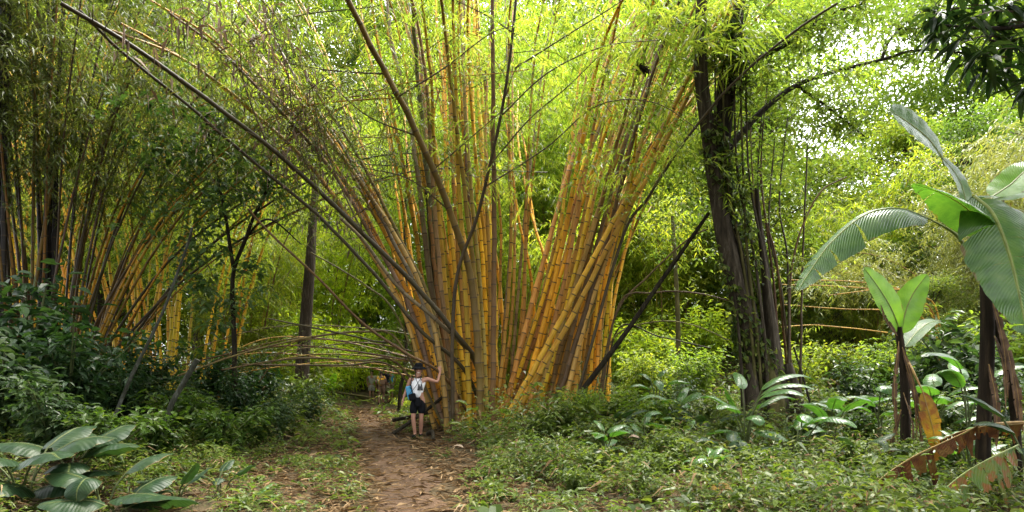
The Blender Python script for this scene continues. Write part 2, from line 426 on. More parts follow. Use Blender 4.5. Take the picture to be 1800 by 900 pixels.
def add_sprays(mb, Ps, D, n=9, twig=.5, L=.2, W=.03, m=0, spread=.75, hang=.35):
    """bamboo leaf sprays: n lance leaves on both sides of a drooping twig"""
    S = len(Ps); D = unit(D)
    t = np.linspace(.15, 1, n)[None, :]
    tw = (twig * rng.uniform(.7, 1.3, S))[:, None]
    pos = Ps[:, None, :] + D[:, None, :] * (tw * t)[..., None]
    pos = pos - np.array([0, 0, 1]) * (tw * .35 * t ** 2)[..., None]
    side = unit(np.cross(D, [0, 0, 1]) + rng.normal(0, .25, (S, 3)))
    sg = np.where(np.arange(n) % 2 == 0, 1, -1)[None, :, None]
    ld = D[:, None, :] * .75 + side[:, None, :] * sg * spread + np.array([0, 0, -hang]) + rng.normal(0, .22, (S, n, 3))
    rn = np.clip(rng.normal(0.5, .2, S)[:, None] + rng.normal(0, .16, (S, n)), 0, 1).ravel()
    add_kites(mb, pos.reshape(-1, 3), ld.reshape(-1, 3), L * rng.uniform(.65, 1.25, S * n), W * rng.uniform(.7, 1.2, S * n), rn, m=m)

def rand_dir(N, zlo=-.6, zhi=.6):
    a = rng.uniform(0, 2 * np.pi, N); z = rng.uniform(zlo, zhi, N); r = np.sqrt(1 - np.clip(z, -.99, .99) ** 2)
    return np.stack([r * np.cos(a), r * np.sin(a), z], -1)

# ------------------------------------------------------------------ culms
def make_culm(ctrl, r0, r1, color, parent, node=.36, sides=9, name='culm', into=None):
    pts = spline(ctrl, 90)
    seg = np.linalg.norm(np.diff(pts, axis=0), axis=1); cum = np.concatenate([[0], np.cumsum(seg)]); T = cum[-1]
    s, v, rs = [], [], []
    pos, k = 0.0, 0
    sp = node * random.uniform(.85, 1.15)
    while pos < T:
        stp = sp * (.62 + .5 * min(1, pos / 3.0)) * random.uniform(.92, 1.08)
        rad = r0 + (r1 - r0) * (pos / T) ** 1.2
        e = min(.02, stp * .08)
        for off, f, vv in ((0, 1.07, 0), (e, 1.02, .04), (2.5 * e, .985, .10), (stp * .55, .97, .55), (stp - 2 * e, .99, .93), (stp - .6 * e, 1.05, .975)):
            s.append(pos + off); v.append(k + vv); rs.append(rad * f)
        pos += stp; k += 1
    s = np.array(s); keep = s <= T
    s, v, rs = s[keep], np.array(v)[keep], np.array(rs)[keep]
    C = np.stack([np.interp(s, cum, pts[:, i]) for i in range(3)], -1)
    # slight zig-zag at nodes
    jit = rng.normal(0, r0 * .10, (k + 2, 3)); C = C + np.stack([np.interp(v, np.arange(k + 2), jit[:, i]) for i in range(3)], -1)
    if into is not None:
        into.tube(C, rs, sides, vs=v + random.randint(0, 40) * 50); return None, C
    mb = MB(); mb.tube(C, rs, sides, vs=v)
    o = mb.build(name, M['culm'], parent)
    o.color = (*color, 1)
    return o, C

def branchlets(mb, C, zmin, prob, Lr=(.8, 2.0), n_spr=(4, 8), leafL=.2, leafW=.03, mleaf=0, mtwig=1, up=.3, sel=None, nleaf=8, twig=.42):
    """side branches with leaf sprays along the upper part of a culm"""
    PP, DD = [], []
    step = max(1, len(C) // 60)
    for i in range(2, len(C) - 1, 6):
        p = C[i]
        if p[2] < zmin or random.random() > prob: continue
        a = random.uniform(0, 2 * math.pi)
        d = np.array([math.cos(a), math.sin(a), random.uniform(-.1, up + .3)]); d /= np.linalg.norm(d)
        Lb = random.uniform(*Lr)
        q = [p, p + d * Lb * .5 + [0, 0, .04 * Lb], p + d * Lb - [0, 0, .28 * Lb]]
        c = spline(q, 7)
        mb.tube(c, np.linspace(.012, .004, 7), 3, m=mtwig, cap=False)
        k = random.randint(*n_spr)
        for t in np.linspace(.25, 1, k):
            j = min(6, int(t * 6)); e = d + rng.normal(0, .55, 3) + np.array([0, 0, -.25])
            PP.append(c[j]); DD.append(e)
    if PP:
        add_sprays(mb, np.array(PP), np.array(DD), nleaf, twig, leafL, leafW, mleaf)

GOLD = (.74, .41, .024); AMBER = (.58, .29, .022); TAN = (.46, .275, .06); OLIVE = (.20, .14, .045); BROWN = (.11, .062, .022); GREY = (.16, .125, .07); DARK = (.042, .033, .013); LIME = (.36, .30, .03); GREEN = (.17, .19, .035)
def mixc(a, b, t): return tuple(x * (1 - t) + y * t for x, y in zip(a, b))
def pick(*cs): 
    a, b = random.choice(cs), random.choice(cs)
    return tuple(c * random.uniform(.85, 1.12) for c in mixc(a, b, random.random() * .5))

def ctrl_from(base_px, base_d, ups):
    """base px column at depth base_d on the ground, then (px, py, d) points upward"""
    b = P(base_px, HY, base_d); b[2] = h1(b[0], b[1]) - .08
    return [b] + [P(*u) for u in ups]

# ================================================================== SETTING
def build_ground():
    xs = np.concatenate([np.linspace(-120, -22, 22), np.arange(-21, 21.01, .3), np.linspace(22, 120, 22)])
    ys = np.concatenate([np.linspace(-40, 0, 10), np.arange(1, 36.01, .3), np.linspace(37, 160, 36)])
    X, Y = np.meshgrid(xs, ys)
    Z = H(X, Y)
    near = sstep(30, 10, Y) * sstep(.2, 1.0, path_dist(X, Y))
    Z = Z + near * rng.normal(0, .018, Z.shape)
    nx, ny = len(xs), len(ys)
    i = np.arange(ny - 1)[:, None] * nx; j = np.arange(nx - 1)[None, :]
    q = np.stack([i + j, i + j + 1, i + nx + j + 1, i + nx + j], -1)
    mb = MB(); mb.add(np.stack([X, Y, Z], -1), q, None, np.stack([X, Y], -1))
    mb.build('ground', M['ground'], kind='structure')
build_ground()

def build_path():
    ys = np.arange(1.5, 36, .14); k = 13
    wd_ = np.interp(ys, PATH_Y, PATH_R) - np.interp(ys, PATH_Y, PATH_L); l = np.interp(ys, PATH_Y, PATH_L) + .06 * wd_ + .10 * np.sin(ys * 2.3) + .07 * np.sin(ys * 5.1 + 1)
    r = np.interp(ys, PATH_Y, PATH_R) - .10 * wd_ + .10 * np.sin(ys * 1.9 + 2) + .07 * np.sin(ys * 4.3)
    t = np.linspace(-.12, 1.12, k)
    X = l[:, None] + (r - l)[:, None] * t[None, :]; Y = np.repeat(ys[:, None], k, 1)
    edge = np.abs(t - .5) * 2
    Z = H(X, Y) + .03 - .02 * (1 - edge[None, :] ** 2) - .08 * sstep(.95, 1.24, edge)[None, :] + .012 * np.sin(X * 9 + Y * 3) * np.cos(Y * 5)
    i = np.arange(len(ys) - 1)[:, None] * k; j = np.arange(k - 1)[None, :]
    q = np.stack([i + j, i + j + 1, i + k + j + 1, i + k + j], -1)
    mb = MB(); mb.add(np.stack([X, Y, Z], -1), q)
    mb.build('path', M['path'], kind='structure')
build_path()

# ---- ground cover (uncountable)
def cover_pos(N, x0, x1, y0, y1, margin):
    x = rng.uniform(x0, x1, N); y = rng.uniform(y0, y1, N)
    pd = path_dist(x, y)
    view = np.abs(x) < y * .92 + 1.5
    keep = (pd > margin * rng.uniform(.3, 1.6, N)) & view
    return x[keep], y[keep]

def build_cover():
    mb = MB(); lt = MB()
    for N, x0, x1, y0, y1, hmin, hmax, k, Ls, side in (
            (9000, -.6, 11, 5.0, 12.5, .05, .44, 12, .095, 1), (10500, -1.5, 21, 12.5, 23, .15, .75, 11, .125, 1), (7000, 1, 38, 23, 46, .3, 1.4, 10, .22, 1),
            (6500, -10, -1.2, 5.0, 12.5, .04, .30, 10, .08, -1), (9000, -21, -2, 12.5, 23, .12, .6, 10, .115, -1), (6000, -38, -5, 23, 46, .3, 1.3, 10, .22, -1)):
        x, y = cover_pos(N, x0, x1, y0, y1, .22)
        # patchiness: tall weedy drifts, thin spots with litter
        pt = np.sin(x * 1.7 + 1.3 * np.sin(y * .9)) * np.cos(y * 1.3 + x * .5) + .5 * np.sin(x * 3.9 + y * 2.7)
        dens = np.clip(.55 + .6 * pt, .12, 1)
        pd = path_dist(x, y)
        dens = dens * np.clip(.34 + (.30 if side < 0 else .6) * pd, .3, 1)
        foot = np.exp(-(((x + .1) / 3.0) ** 2 + ((y - 17.2) / 2.2) ** 2))
        kp = (rng.random(len(x)) < dens) & (foot < .62)
        x, y, pt, pd = x[kp], y[kp], pt[kp], pd[kp]; n = len(x)
        hh = rng.uniform(hmin, hmax, n) * np.clip(.9 + .75 * pt, .45, 2.1) * np.clip(.4 + .35 * pd, .4, 1.2)
        z = H(x, y)
        pr = np.repeat(np.stack([x, y, z], -1), k, 0); hr = np.repeat(hh, k)
        a = rng.uniform(0, 2 * np.pi, n * k); rad = hr * rng.uniform(.05, .45, n * k)
        pos = pr + np.stack([np.cos(a) * rad, np.sin(a) * rad, hr * rng.uniform(.25, 1.0, n * k)], -1)
        d = np.stack([np.cos(a), np.sin(a), rng.uniform(-.25, .75, n * k)], -1)
        rn = np.clip(np.repeat(rng.normal(.48, .27, n), k) + rng.normal(0, .12, n * k), 0, 1)
        lance = np.repeat(rng.random(n) < .5, k)
        L = Ls * .86 * np.repeat(rng.lognormal(0, .4, n), k) * rng.uniform(.7, 1.2, n * k)
        add_ovals(mb, pos[~lance], d[~lance], L[~lance], L[~lance] * .46, rn[~lance])
        dead = lance & (rng.random(n * k) < .28); live = lance & ~dead
        add_kites(mb, pos[live], d[live], L[live] * 1.7, L[live] * .24, rn[live], droop=.3)
        add_kites(mb, pos[dead] * [1, 1, 1] - np.array([0, 0, .03]), d[dead] * [1, 1, .4], L[dead] * 1.8, L[dead] * .18, rn[dead], droop=.4, m=1)
    mb.build('undergrowth', [M['under_leaf'], M['dry_leaf']], kind='stuff', smooth=False)
    # fallen bamboo leaves and sheaths beside the path
    for N, x0, x1, y0, y1, Ls in ((36000, -9, 8, 4.5, 13, .15), (32000, -14, 9, 13, 26, .20)):
        x = rng.uniform(x0, x1, N); y = rng.uniform(y0, y1, N); pd = path_dist(x, y)
        pr = np.exp(-np.clip(pd, 0, 9) / 1.15) * np.where(pd < 0, .05, 1) + .30
        pr = np.maximum(pr, .9 * np.exp(-(((x + .6) / 3.2) ** 2 + ((y - 15.6) / 1.8) ** 2)))
        kp = (rng.random(N) < pr) & (np.abs(x) < y * .92 + 1)
        x, y = x[kp], y[kp]; n = len(x)
        pos = np.stack([x, y, H(x, y) + rng.uniform(.012, .05, n)], -1)
        a = rng.uniform(0, 2 * np.pi, n); d = np.stack([np.cos(a), np.sin(a), rng.normal(.05, .16, n)], -1)
        L = Ls * rng.uniform(.4, 1.8, n)
        add_kites(lt, pos, d, L, L * rng.uniform(.08, .22, n), droop=.05)
    lt.build('leaf_litter', M['dry_leaf'], kind='stuff', smooth=False)
build_cover()

# ================================================================== MAIN BAMBOO CLUMP
def main_clump():
    root = thing('bamboo_clump', 'huge golden yellow bamboo clump fanning out beside the path, touched by the person in white', 'bamboo', (0, 17.0, h1(0, 17)))
    fol = MB(); dry = MB()
    def group(n, gl, gr, dl, r, cols, leafz=6.5, prob=.3, top=None, jit=1.0, leaf=True, dep=1.0, node=.36, into=None):
        """gl, gr: (base px, [(px, py)...]) for the two sides; dl: base depth range; culms lie between"""
        for k in range(n):
            u = (k + random.uniform(.15, .85)) / n
            bd = random.uniform(*dl)
            bx = gl[0] + (gr[0] - gl[0]) * u + random.uniform(-6, 6) * jit
            lean = random.uniform(-1, 1) * dep
            j1, j2 = random.uniform(-14, 14) * jit, random.uniform(-34, 34) * jit
            ups = []
            m_ = len(gl[1])
            for i, (a, b) in enumerate(zip(gl[1], gr[1])):
                f = (i + 1) / m_
                px = a[0] + (b[0] - a[0]) * u + j1 * f + j2 * f * f
                py = a[1] + (b[1] - a[1]) * u
                ups.append((px, py, bd + lean * 2.6 * f * f))
            # carry on above the frame
            e0, e1 = np.array(ups[-2]), np.array(ups[-1])
            ups.append(tuple(e1 + (e1 - e0) * .9 + np.array([random.uniform(-30, 30), 30, lean * .8])))
            rr = random.uniform(*r)
            c = pick(*cols)
            o, C = make_culm(ctrl_from(bx, bd, ups), rr, rr * .35, c, root, node, into=into)
            if leaf: branchlets(fol, C, leafz, prob, mleaf=0)
    # left sweep, brown olive and mossy in its upper part
    group(11, (762, [(712, 560), (640, 430), (560, 310), (455, 205), (330, 110)]), (808, [(760, 540), (706, 420), (632, 270), (560, 150), (500, 20)]),
          (15.6, 17.2), (.055, .074), (TAN, OLIVE, AMBER, GREY), 8.0, .20)
    # thin upright ones at the back left
    group(5, (778, [(722, 520), (704, 340), (694, 210)]), (812, [(768, 500), (745, 340), (735, 200)]), (18.2, 19.4), (.045, .058), (GOLD, AMBER), 9, .25)
    group(4, (785, [(750, 480), (736, 330), (715, 180), (690, 60)]), (808, [(775, 500), (757, 330), (742, 180), (730, 40)]), (16.4, 17.4), (.08, .10), (GREY, DARK, BROWN), 9, .2, jit=.6)
    # the tall upright middle
    group(18, (800, [(772, 540), (757, 330), (752, 150), (735, 0)]), (872, [(870, 520), (852, 320), (838, 150), (838, 0)]), (15.3, 17.4), (.055, .074), (GOLD, GOLD, AMBER, TAN, LIME, OLIVE, BROWN), 8.3, .22, jit=1.2)
    # right sweep
    group(16, (868, [(915, 590), (952, 430), (988, 260), (1030, 90)]), (985, [(1040, 560), (1090, 420), (1150, 240), (1225, 60)]), (15.4, 17.4), (.056, .076), (TAN, TAN, OLIVE, GREY, GOLD, TAN, BROWN), 7.8, .24, jit=1.7)
    group(9, (955, [(985, 600), (1040, 470), (1105, 330), (1190, 190)]), (1060, [(1066, 560), (1090, 430), (1150, 290), (1245, 150)]), (16.3, 18), (.050, .068), (GOLD, TAN, OLIVE, AMBER), 7.6, .25)
    # bright short uprights at the right foot
    group(5, (1030, [(1040, 600), (1055, 480), (1085, 330)]), (1078, [(1082, 600), (1096, 480), (1130, 330)]), (16.2, 17.4), (.046, .06), (GOLD,), 8, .2, jit=.6)
    group(3, (950, [(930, 500), (912, 380), (905, 240)]), (1000, [(985, 500), (955, 380), (940, 250)]), (17.6, 18.4), (.045, .055), (GOLD, AMBER), 9, .25)
    # the crowded rear of the clump
    rear = MB(); rear2 = MB()
    group(18, (775, [(716, 560), (690, 400), (650, 240), (600, 60)]), (880, [(884, 540), (864, 380), (852, 200), (840, 20)]), (17.6, 19.6), (.05, .068), (AMBER,), 9, .12, into=rear, jit=1.6)
    group(18, (890, [(930, 560), (965, 420), (1000, 260), (1050, 60)]), (1050, [(1062, 560), (1105, 420), (1170, 260), (1260, 80)]), (17.4, 19.4), (.05, .066), (TAN,), 9, .12, into=rear2, jit=1.6)
    group(7, (858, [(876, 560), (888, 400), (880, 260), (872, 60)]), (905, [(926, 560), (934, 400), (950, 260), (980, 60)]), (17.0, 18.4), (.045, .06), (GREY, OLIVE, TAN), 9, .2)
    for mb_, c_ in ((rear, (.52, .29, .03)), (rear2, (.40, .25, .055))):
        o = mb_.build('culm', M['culm'], root, kind='stuff'); o.color = (*c_, 1); o['label'] = 'crowded culms at the rear of the clump'
    # single traced culms: base px, base depth, points, radius, colour
    singles = [
        (786, 15.06, [(777, 660, 14.98), (756, 550, 15.1), (704, 430, 15.3), (620, 300, 15.6), (520, 170, 15.8), (400, 40, 16)], .066, (.30, .19, .05)),
        (876, 15.3, [(938, 650, 15.3), (990, 555, 15.2), (1030, 478, 15.1), (1078, 390, 15.0), (1130, 300, 14.8), (1208, 140, 14.4), (1275, 10, 14)], .072, (.56, .32, .03)),
        (890, 15.5, [(948, 655, 15.5), (1004, 560, 15.4), (1046, 478, 15.3), (1094, 388, 15.2), (1146, 296, 15.0), (1226, 136, 14.7), (1300, -20, 14.2)], .072, (.50, .29, .04)),
        (866, 15.0, [(868, 560, 14.9), (869, 380, 14.7), (867, 200, 14.4), (865, -40, 14)], .075, (.14, .075, .025)),
        (846, 15.0, [(832, 520, 14.8), (790, 370, 14.3), (735, 240, 13.6), (662, 100, 12.8), (600, -20, 12)], .10, (.13, .085, .02)),
        (872, 16.0, [(838, 640, 15.5), (806, 592, 15.1), (742, 515, 14.8), (640, 412, 14.3), (560, 335, 13.8), (470, 255, 13.0), (370, 180, 12.2), (250, 92, 11.4), (80, -10, 10.5)], .07, DARK),
        (866, 16.1, [(832, 632, 15.6), (770, 565, 15), (700, 505, 14.6), (640, 425, 14.1), (590, 375, 13.7)], .06, GREY),
        (858, 16.0, [(816, 650, 15.4), (740, 582, 14.9), (665, 490, 14.6), (560, 380, 14.2), (440, 280, 13.6), (335, 188, 12.8), (225, 100, 12), (130, 10, 11)], .052, DARK),
        (840, 16.0, [(780, 662, 15.3), (716, 622, 15), (640, 570, 14.6), (560, 490, 14), (470, 405, 13.4), (430, 360, 13)], .04, BROWN),
        (785, 15.6, [(700, 600, 15.4), (640, 583, 15), (540, 594, 14.5), (430, 620, 14), (300, 665, 13.6)], .034, (.12, .09, .025)),
        (786, 15.6, [(712, 620, 15.4), (650, 598, 15), (560, 578, 14.5), (470, 560, 14.0)], .03, (.06, .05, .02)),
        (775, 16.0, [(700, 640, 15.6), (630, 634, 15), (520, 630, 14.4), (380, 652, 14)], .032, (.10, .07, .025)),
        (775, 16.4, [(690, 645, 15.9), (610, 642, 15.4), (500, 642, 14.8), (420, 640, 14.4)], .030, (.09, .06, .025)),
        (775, 16.6, [(700, 560, 16.4), (640, 500, 16.8), (540, 440, 17.5)], .035, (.14, .12, .03)),
        (795, 14.8, [(800, 510, 14.6), (842, 370, 14.2), (880, 205, 13.6), (900, 70, 13.2), (910, -40, 13)], .05, (.05, .035, .016)),
        (1050, 16, [(1086, 540, 15.8), (1150, 515, 15.4), (1215, 514, 15), (1290, 530, 14.6)], .03, (.10, .065, .03)),
        (1045, 16.2, [(1080, 560, 16), (1140, 485, 15.7), (1210, 420, 15.3), (1250, 400, 15)], .035, (.13, .09, .04)),
        (1055, 16.4, [(1085, 580, 16), (1160, 592, 15.6), (1250, 612, 15.2)], .025, (.05, .035, .018)),
        (1030, 16.2, [(1075, 600, 16), (1150, 566, 15.6), (1220, 572, 15.4), (1285, 600, 15.2)], .022, (.16, .14, .04)),
        (1000, 15.6, [(1090, 430, 15.2), (1140, 345, 14.8), (1210, 240, 14.2), (1290, 145, 13.6), (1390, 60, 13), (1480, 0, 12.4)], .045, (.06, .045, .022)),
    ]
    for i, (bx, bd, ups, rr, c) in enumerate(singles):
        o, C = make_culm(ctrl_from(bx, bd, ups), rr, rr * .55, c, root, .42)
        if i in (1, 2): branchlets(fol, C, 8.6, .8, (.5, 1.1), (4, 7), .24, .034, up=.5)
        if i in (5, 7, 8): branchlets(dry, C, 4.6, .5, (.4, 1.4), (0, 2), .2, .03, 2, 1)
        if i == 14: branchlets(fol, C, 7.5, .45, (1.4, 3.0), (3, 5), .2, .03, up=.8)
        if i == 19: branchlets(fol, C, 6, .25, (.6, 1.4), (3, 5), .18, .028)
    # thin arching side branches crossing the upper middle
    for pts in ([(905, 120, 13.3), (1000, 60, 13), (1080, 10, 12.6), (1150, -40, 12.4)], [(880, 205, 13.6), (960, 130, 13.2), (1060, 82, 12.8), (1160, 70, 12.4)],
                [(862, 290, 14.0), (930, 210, 13.6), (1000, 150, 13.2), (1090, 60, 12.6)], [(850, 330, 14.1), (960, 260, 13.7), (1050, 185, 13.4), (1150, 180, 13), (1230, 230, 12.8)],
                [(700, 170, 13.1), (780, 120, 12.9), (860, 60, 12.7), (905, 45, 12.6)], [(735, 240, 13.6), (640, 200, 13.4), (560, 120, 13), (520, 60, 12.8)],
                [(680, 130, 13), (590, 125, 12.8), (500, 110, 12.5)], [(905, 60, 13.2), (860, 30, 13), (800, 0, 12.8)], [(790, 370, 14.3), (720, 315, 14), (640, 295, 13.8), (585, 282, 13.6)],
                [(760, 300, 14), (830, 240, 13.8), (900, 180, 13.6)], [(640, 412, 14.2), (600, 330, 14), (560, 220, 13.6), (545, 120, 13.2)], [(560, 335, 13.8), (520, 240, 13.4), (505, 130, 13), (470, 20, 12.6)],
                [(470, 255, 13), (430, 150, 12.6), (420, 60, 12.2)]):
        c = spline([P(*q) for q in pts], 16)
        fol.tube(c, np.linspace(.02, .008, 16), 5, m=1, cap=False)
        idx = rng.integers(4, 16, 9)
        add_sprays(fol, c[idx] + rng.normal(0, .05, (9, 3)), rand_dir(9, -.5, .2), 8, .45, .2, .03, 0)
    # loose bright tufts in front of the upper right culms
    for px, py, d, n, s in ((1240, 60, 13.6, 30, .9), (1190, 40, 13.6, 26, .9), (1130, 70, 13.8, 24, .8), (1050, 150, 14, 18, .6), (1060, 180, 13.9, 14, .5), (1100, 330, 14.6, 10, .4),
                            (1070, 290, 14.8, 10, .4), (960, 330, 15, 8, .4), (770, 240, 14, 10, .5), (800, 330, 14.4, 8, .4), (1290, 30, 13.4, 26, .9), (690, 110, 14, 14, .6), (560, 80, 14, 20, .9),
                            (640, 60, 15, 24, 1.0), (720, 40, 15, 20, .9), (960, 60, 15, 26, 1.1), (1030, 30, 14.4, 26, 1.0), (910, 110, 15.6, 18, .8)):
        c = P(px, py, d)
        big = px > 1110 and py < 100
        add_sprays(fol, c + rng.normal(0, s * .6, (n, 3)), rand_dir(n, -.5, .3), 9, .4, .36 if big else .25, .05 if big else .036, 0)
    for px, py, d, n, sg in ((330, 90, 13, 60, 1.0), (420, 130, 13.6, 60, .9), (240, 40, 12.5, 50, 1.0), (380, 20, 13, 60, 1.0), (520, 60, 14, 50, .9), (480, 260, 14.5, 30, .6), (600, 160, 15, 40, .8), (160, 10, 12.5, 40, .9), (660, 230, 16, 30, .7), (580, 20, 14.5, 40, .9)):
        c = P(px, py, d)
        add_sprays(dry, c + rng.normal(0, sg, (n, 3)), rand_dir(n, -.8, .1), 8, .5, .2, .03, 0)
    for k in range(34):
        px = random.uniform(690, 1230); py = 340 * random.random() ** 1.5 - 20; c = P(px, py, random.uniform(13.4, 15.4)); n = random.randint(8, 20)
        add_sprays(fol, c + rng.normal(0, .42, (n, 3)), rand_dir(n, -.7, .2), 9, .45, .25, .036, 0)
    # grey-brown tangle of dead twigs and sheaths along the left sweep
    for px, py, d, n in ((590, 330, 15, 60), (545, 250, 14.6, 70), (510, 190, 14.2, 70), (460, 150, 13.8, 50), (480, 60, 13.4, 60), (420, 60, 13, 40), (620, 380, 15, 40), (560, 150, 14, 40), (500, 270, 13.6, 40), (215, 80, 11.2, 9), (285, 95, 11.6, 8), (340, 60, 12, 30)):
        c = P(px, py, d); n_ = int(n * 1.6)
        pos = c + rng.normal(0, .38, (n_, 3)) * [1, 1.2, 1]
        add_kites(dry, pos, rand_dir(n_, -1.6, .1), .26 * rng.uniform(.5, 1.5, n_), .05 * rng.uniform(.5, 1.4, n_), droop=.2, m=2)
        for i in range(n // 3):
            q = c + rng.normal(0, .45, 3); e = rand_dir(1, -.3, .8)[0] * random.uniform(.6, 1.8)
            dry.tube(spline([q, q + e * .5 + rng.normal(0, .06, 3), q + e], 5), np.linspace(.010, .003, 5), 3, m=1, cap=False)
        add_sprays(dry, c + rng.normal(0, .5, (n // 2, 3)), rand_dir(n // 2, -.8, .2), 7, .4, .18, .026, 0)
    fol.build('foliage', [M['bamboo_leaf'], M['twig']], root, smooth=False)
    o = dry.build('foliage', [M['olive_leaf'], M['twig'], M['sheath']], root, smooth=False)
    o['label'] = 'grey-brown tangle of dead twigs and papery sheaths'
    return root
main_clump()

# ================================================================== LEFT CLUMP
def fan_clump(label, bx, bd, n, spread_l, spread_r, height, cols, r, leafmat, leafz, prob, wob=.6, base_r=.9, leafL=.2, sides=7, plume=60, dark=0):
    b = P(bx, HY, bd)
    root = thing('bamboo_clump', label, 'bamboo', (b[0], b[1], h1(b[0], b[1])))
    fol = MB()
    for k in range(n):
        u = (k + random.random()) / n
        x0 = b[0] + (u - .5) * 2 * base_r + random.uniform(-.15, .15); y0 = b[1] + random.uniform(-base_r, base_r)
        lx = spread_l + (spread_r - spread_l) * u + random.uniform(-.6, .6); ly = random.uniform(-2.2, 2.2)
        h = height * random.uniform(.75, 1.1) * (1 - .035 * abs(lx))
        z0 = h1(x0, y0) - .08
        ctrl = [(x0, y0, z0), (x0 + lx * .16, y0 + ly * .16, z0 + h * .32), (x0 + lx * .48, y0 + ly * .5, z0 + h * .68), (x0 + lx, y0 + ly, z0 + h * .97), (x0 + lx * 1.5, y0 + ly * 1.4, z0 + h * (1.0 if abs(lx) > 2.5 else 1.15))]
        rr = random.uniform(*r); cc_ = pick(*cols)
        if k < dark:
            x0, y0 = b[0] + random.uniform(-.22, .22), b[1] - base_r + random.uniform(-.2, .2); rr = random.uniform(.06, .085); cc_ = (.016, .012, .008); lx = random.uniform(-.7, .9); h = height * 1.1
            ctrl = [(x0, y0, z0), (x0 + lx * .05, y0, z0 + h * .3), (x0 + lx * .3, y0, z0 + h * .65), (x0 + lx, y0, z0 + h), (x0 + lx * 1.5, y0, z0 + h * 1.2)]
        o, C = make_culm([np.array(c) for c in ctrl], rr, rr * .35, cc_, root, .34, sides)
        branchlets(fol, C, z0 + leafz, prob, (.7, 1.9), (3, 6), leafL, .03)
        cc = C[C[:, 2] > z0 + leafz * .85]
        if len(cc):
            p = cc[rng.integers(0, len(cc), plume)] + rng.normal(0, .6, (plume, 3))
            add_sprays(fol, np.repeat(p, 2, 0) + rng.normal(0, .15, (plume * 2, 3)), rand_dir(plume * 2, -.8, .1), 8, .5, leafL * 1.1, .032)
    fol.build('foliage', [leafmat, M['twig']], root, smooth=False)
    return root

DK2 = (.055, .034, .014)
fan_clump('dark-stemmed bamboo clump rising above the leafy shrub on the photo left edge', 48, 15.5, 26, -3.2, 2.6, 13, (DK2, DARK, DK2, (.16, .08, .013)), (.028, .05), M['olive_leaf'], 7.0, .40, base_r=.9, plume=60, dark=6)
fan_clump('dark bamboo clump whose stems spread wide between leafy shrub and leaning grey pole', 118, 16.5, 34, -.8, 8.5, 11.5, (DK2, DARK, (.20, .105, .013), (.48, .26, .02), (.40, .21, .018)), (.026, .045), M['olive_leaf'], 7.2, .34, base_r=.55, plume=50, dark=5)
fan_clump('sunlit yellow bamboo clump glowing behind the leaning grey pole', 255, 20, 38, -4.5, 3.6, 11, (GOLD, AMBER, LIME), (.04, .055), M['bamboo_leaf'], 5.2, .3, base_r=2.0, plume=22)
fan_clump('yellow bamboo clump glowing behind the dark stems at the photo left edge', 20, 21, 30, -4, 4, 14, (GOLD, AMBER, GOLD), (.04, .055), M['bamboo_leaf'], 6.0, .3, base_r=2.0, plume=22)

def bowed_tangle():
    b = P(770, HY, 18.3)
    root = thing('bamboo_clump', 'thin brown bowed culms lying low across the gap behind the forked sapling', 'bamboo', (b[0], b[1], h1(b[0], b[1])))
    fol = MB()
    for k in range(10):
        y1 = random.uniform(585, 650); y0 = y1 - random.uniform(-8, 18); xe = random.uniform(200, 470); d = random.uniform(16.5, 19)
        ups = [(random.uniform(770, 810), y1 + random.uniform(20, 50), d + .3), (random.uniform(690, 720), y1 + random.uniform(-5, 15), d), ((700 + xe) / 2 + 60, y0 - random.uniform(0, 15), d), ((700 + xe) / 2 - 60, y0 + random.uniform(-5, 12), d - .3), (xe, y0 + random.uniform(15, 70), d - .6)]
        r = random.uniform(.016, .03)
        o, C = make_culm(ctrl_from(random.uniform(820, 880), d + .6, ups), r, r * .5, pick(OLIVE, BROWN, TAN, BROWN), root, .4, 6)
        branchlets(fol, C, 1.2, .4, (.3, 1.1), (1, 3), .18, .026)
    fol.build('foliage', [M['olive_leaf'], M['twig']], root, smooth=False)
bowed_tangle()

# ================================================================== BACKGROUND TREES
def proto_bamboo(name, leafmat, n=12, h=13, seed=1):
    random.seed(seed)
    root = thing(name, 'background bamboo', 'bamboo', (0, 0, 0))
    fol = MB()
    for k in range(n):
        a = random.uniform(0, 2 * math.pi); x0, y0 = math.cos(a) * random.uniform(.1, .9), math.sin(a) * random.uniform(.1, .9)
        l = random.uniform(.8, 4.2); hh = h * random.uniform(.7, 1.1)
        ctrl = [(x0, y0, -.3), (x0 + math.cos(a) * l * .2, y0 + math.sin(a) * l * .2, hh * .4), (x0 + math.cos(a) * l * .6, y0 + math.sin(a) * l * .6, hh * .8), (x0 + math.cos(a) * l * 1.3, y0 + math.sin(a) * l * 1.3, hh), (x0 + math.cos(a) * l * 1.9, y0 + math.sin(a) * l * 1.9, hh * .9)]
        o, C = make_culm([np.array(c) for c in ctrl], .042, .015, pick(BROWN, OLIVE, LIME, OLIVE), root, .4, 6)
        branchlets(fol, C, 1.6, .55, (.8, 2.2), (4, 7), .27, .042, twig=.55)
        # drooping plumes of leaves along the whole culm
        m_ = 190
        t = rng.random(m_) ** .7
        c = C[np.minimum((t * (len(C) - 1)).astype(int), len(C) - 1)]
        c = c[c[:, 2] > .9]
        for rep in range(2):
            p = c + rng.normal(0, 1, c.shape) * [.75, .75, .55]
            # leaves gather in plumes
            p = np.repeat(p[: len(p) // 2], 2, 0) + rng.normal(0, .16, (len(p) // 2 * 2, 3))
            p[:, 2] = np.maximum(p[:, 2], .5)
            add_sprays(fol, p, rand_dir(len(p), -.7, .25), 8, .55, .27, .042)
    fol.build('foliage', [leafmat, M['twig']], root, smooth=False)
    return root

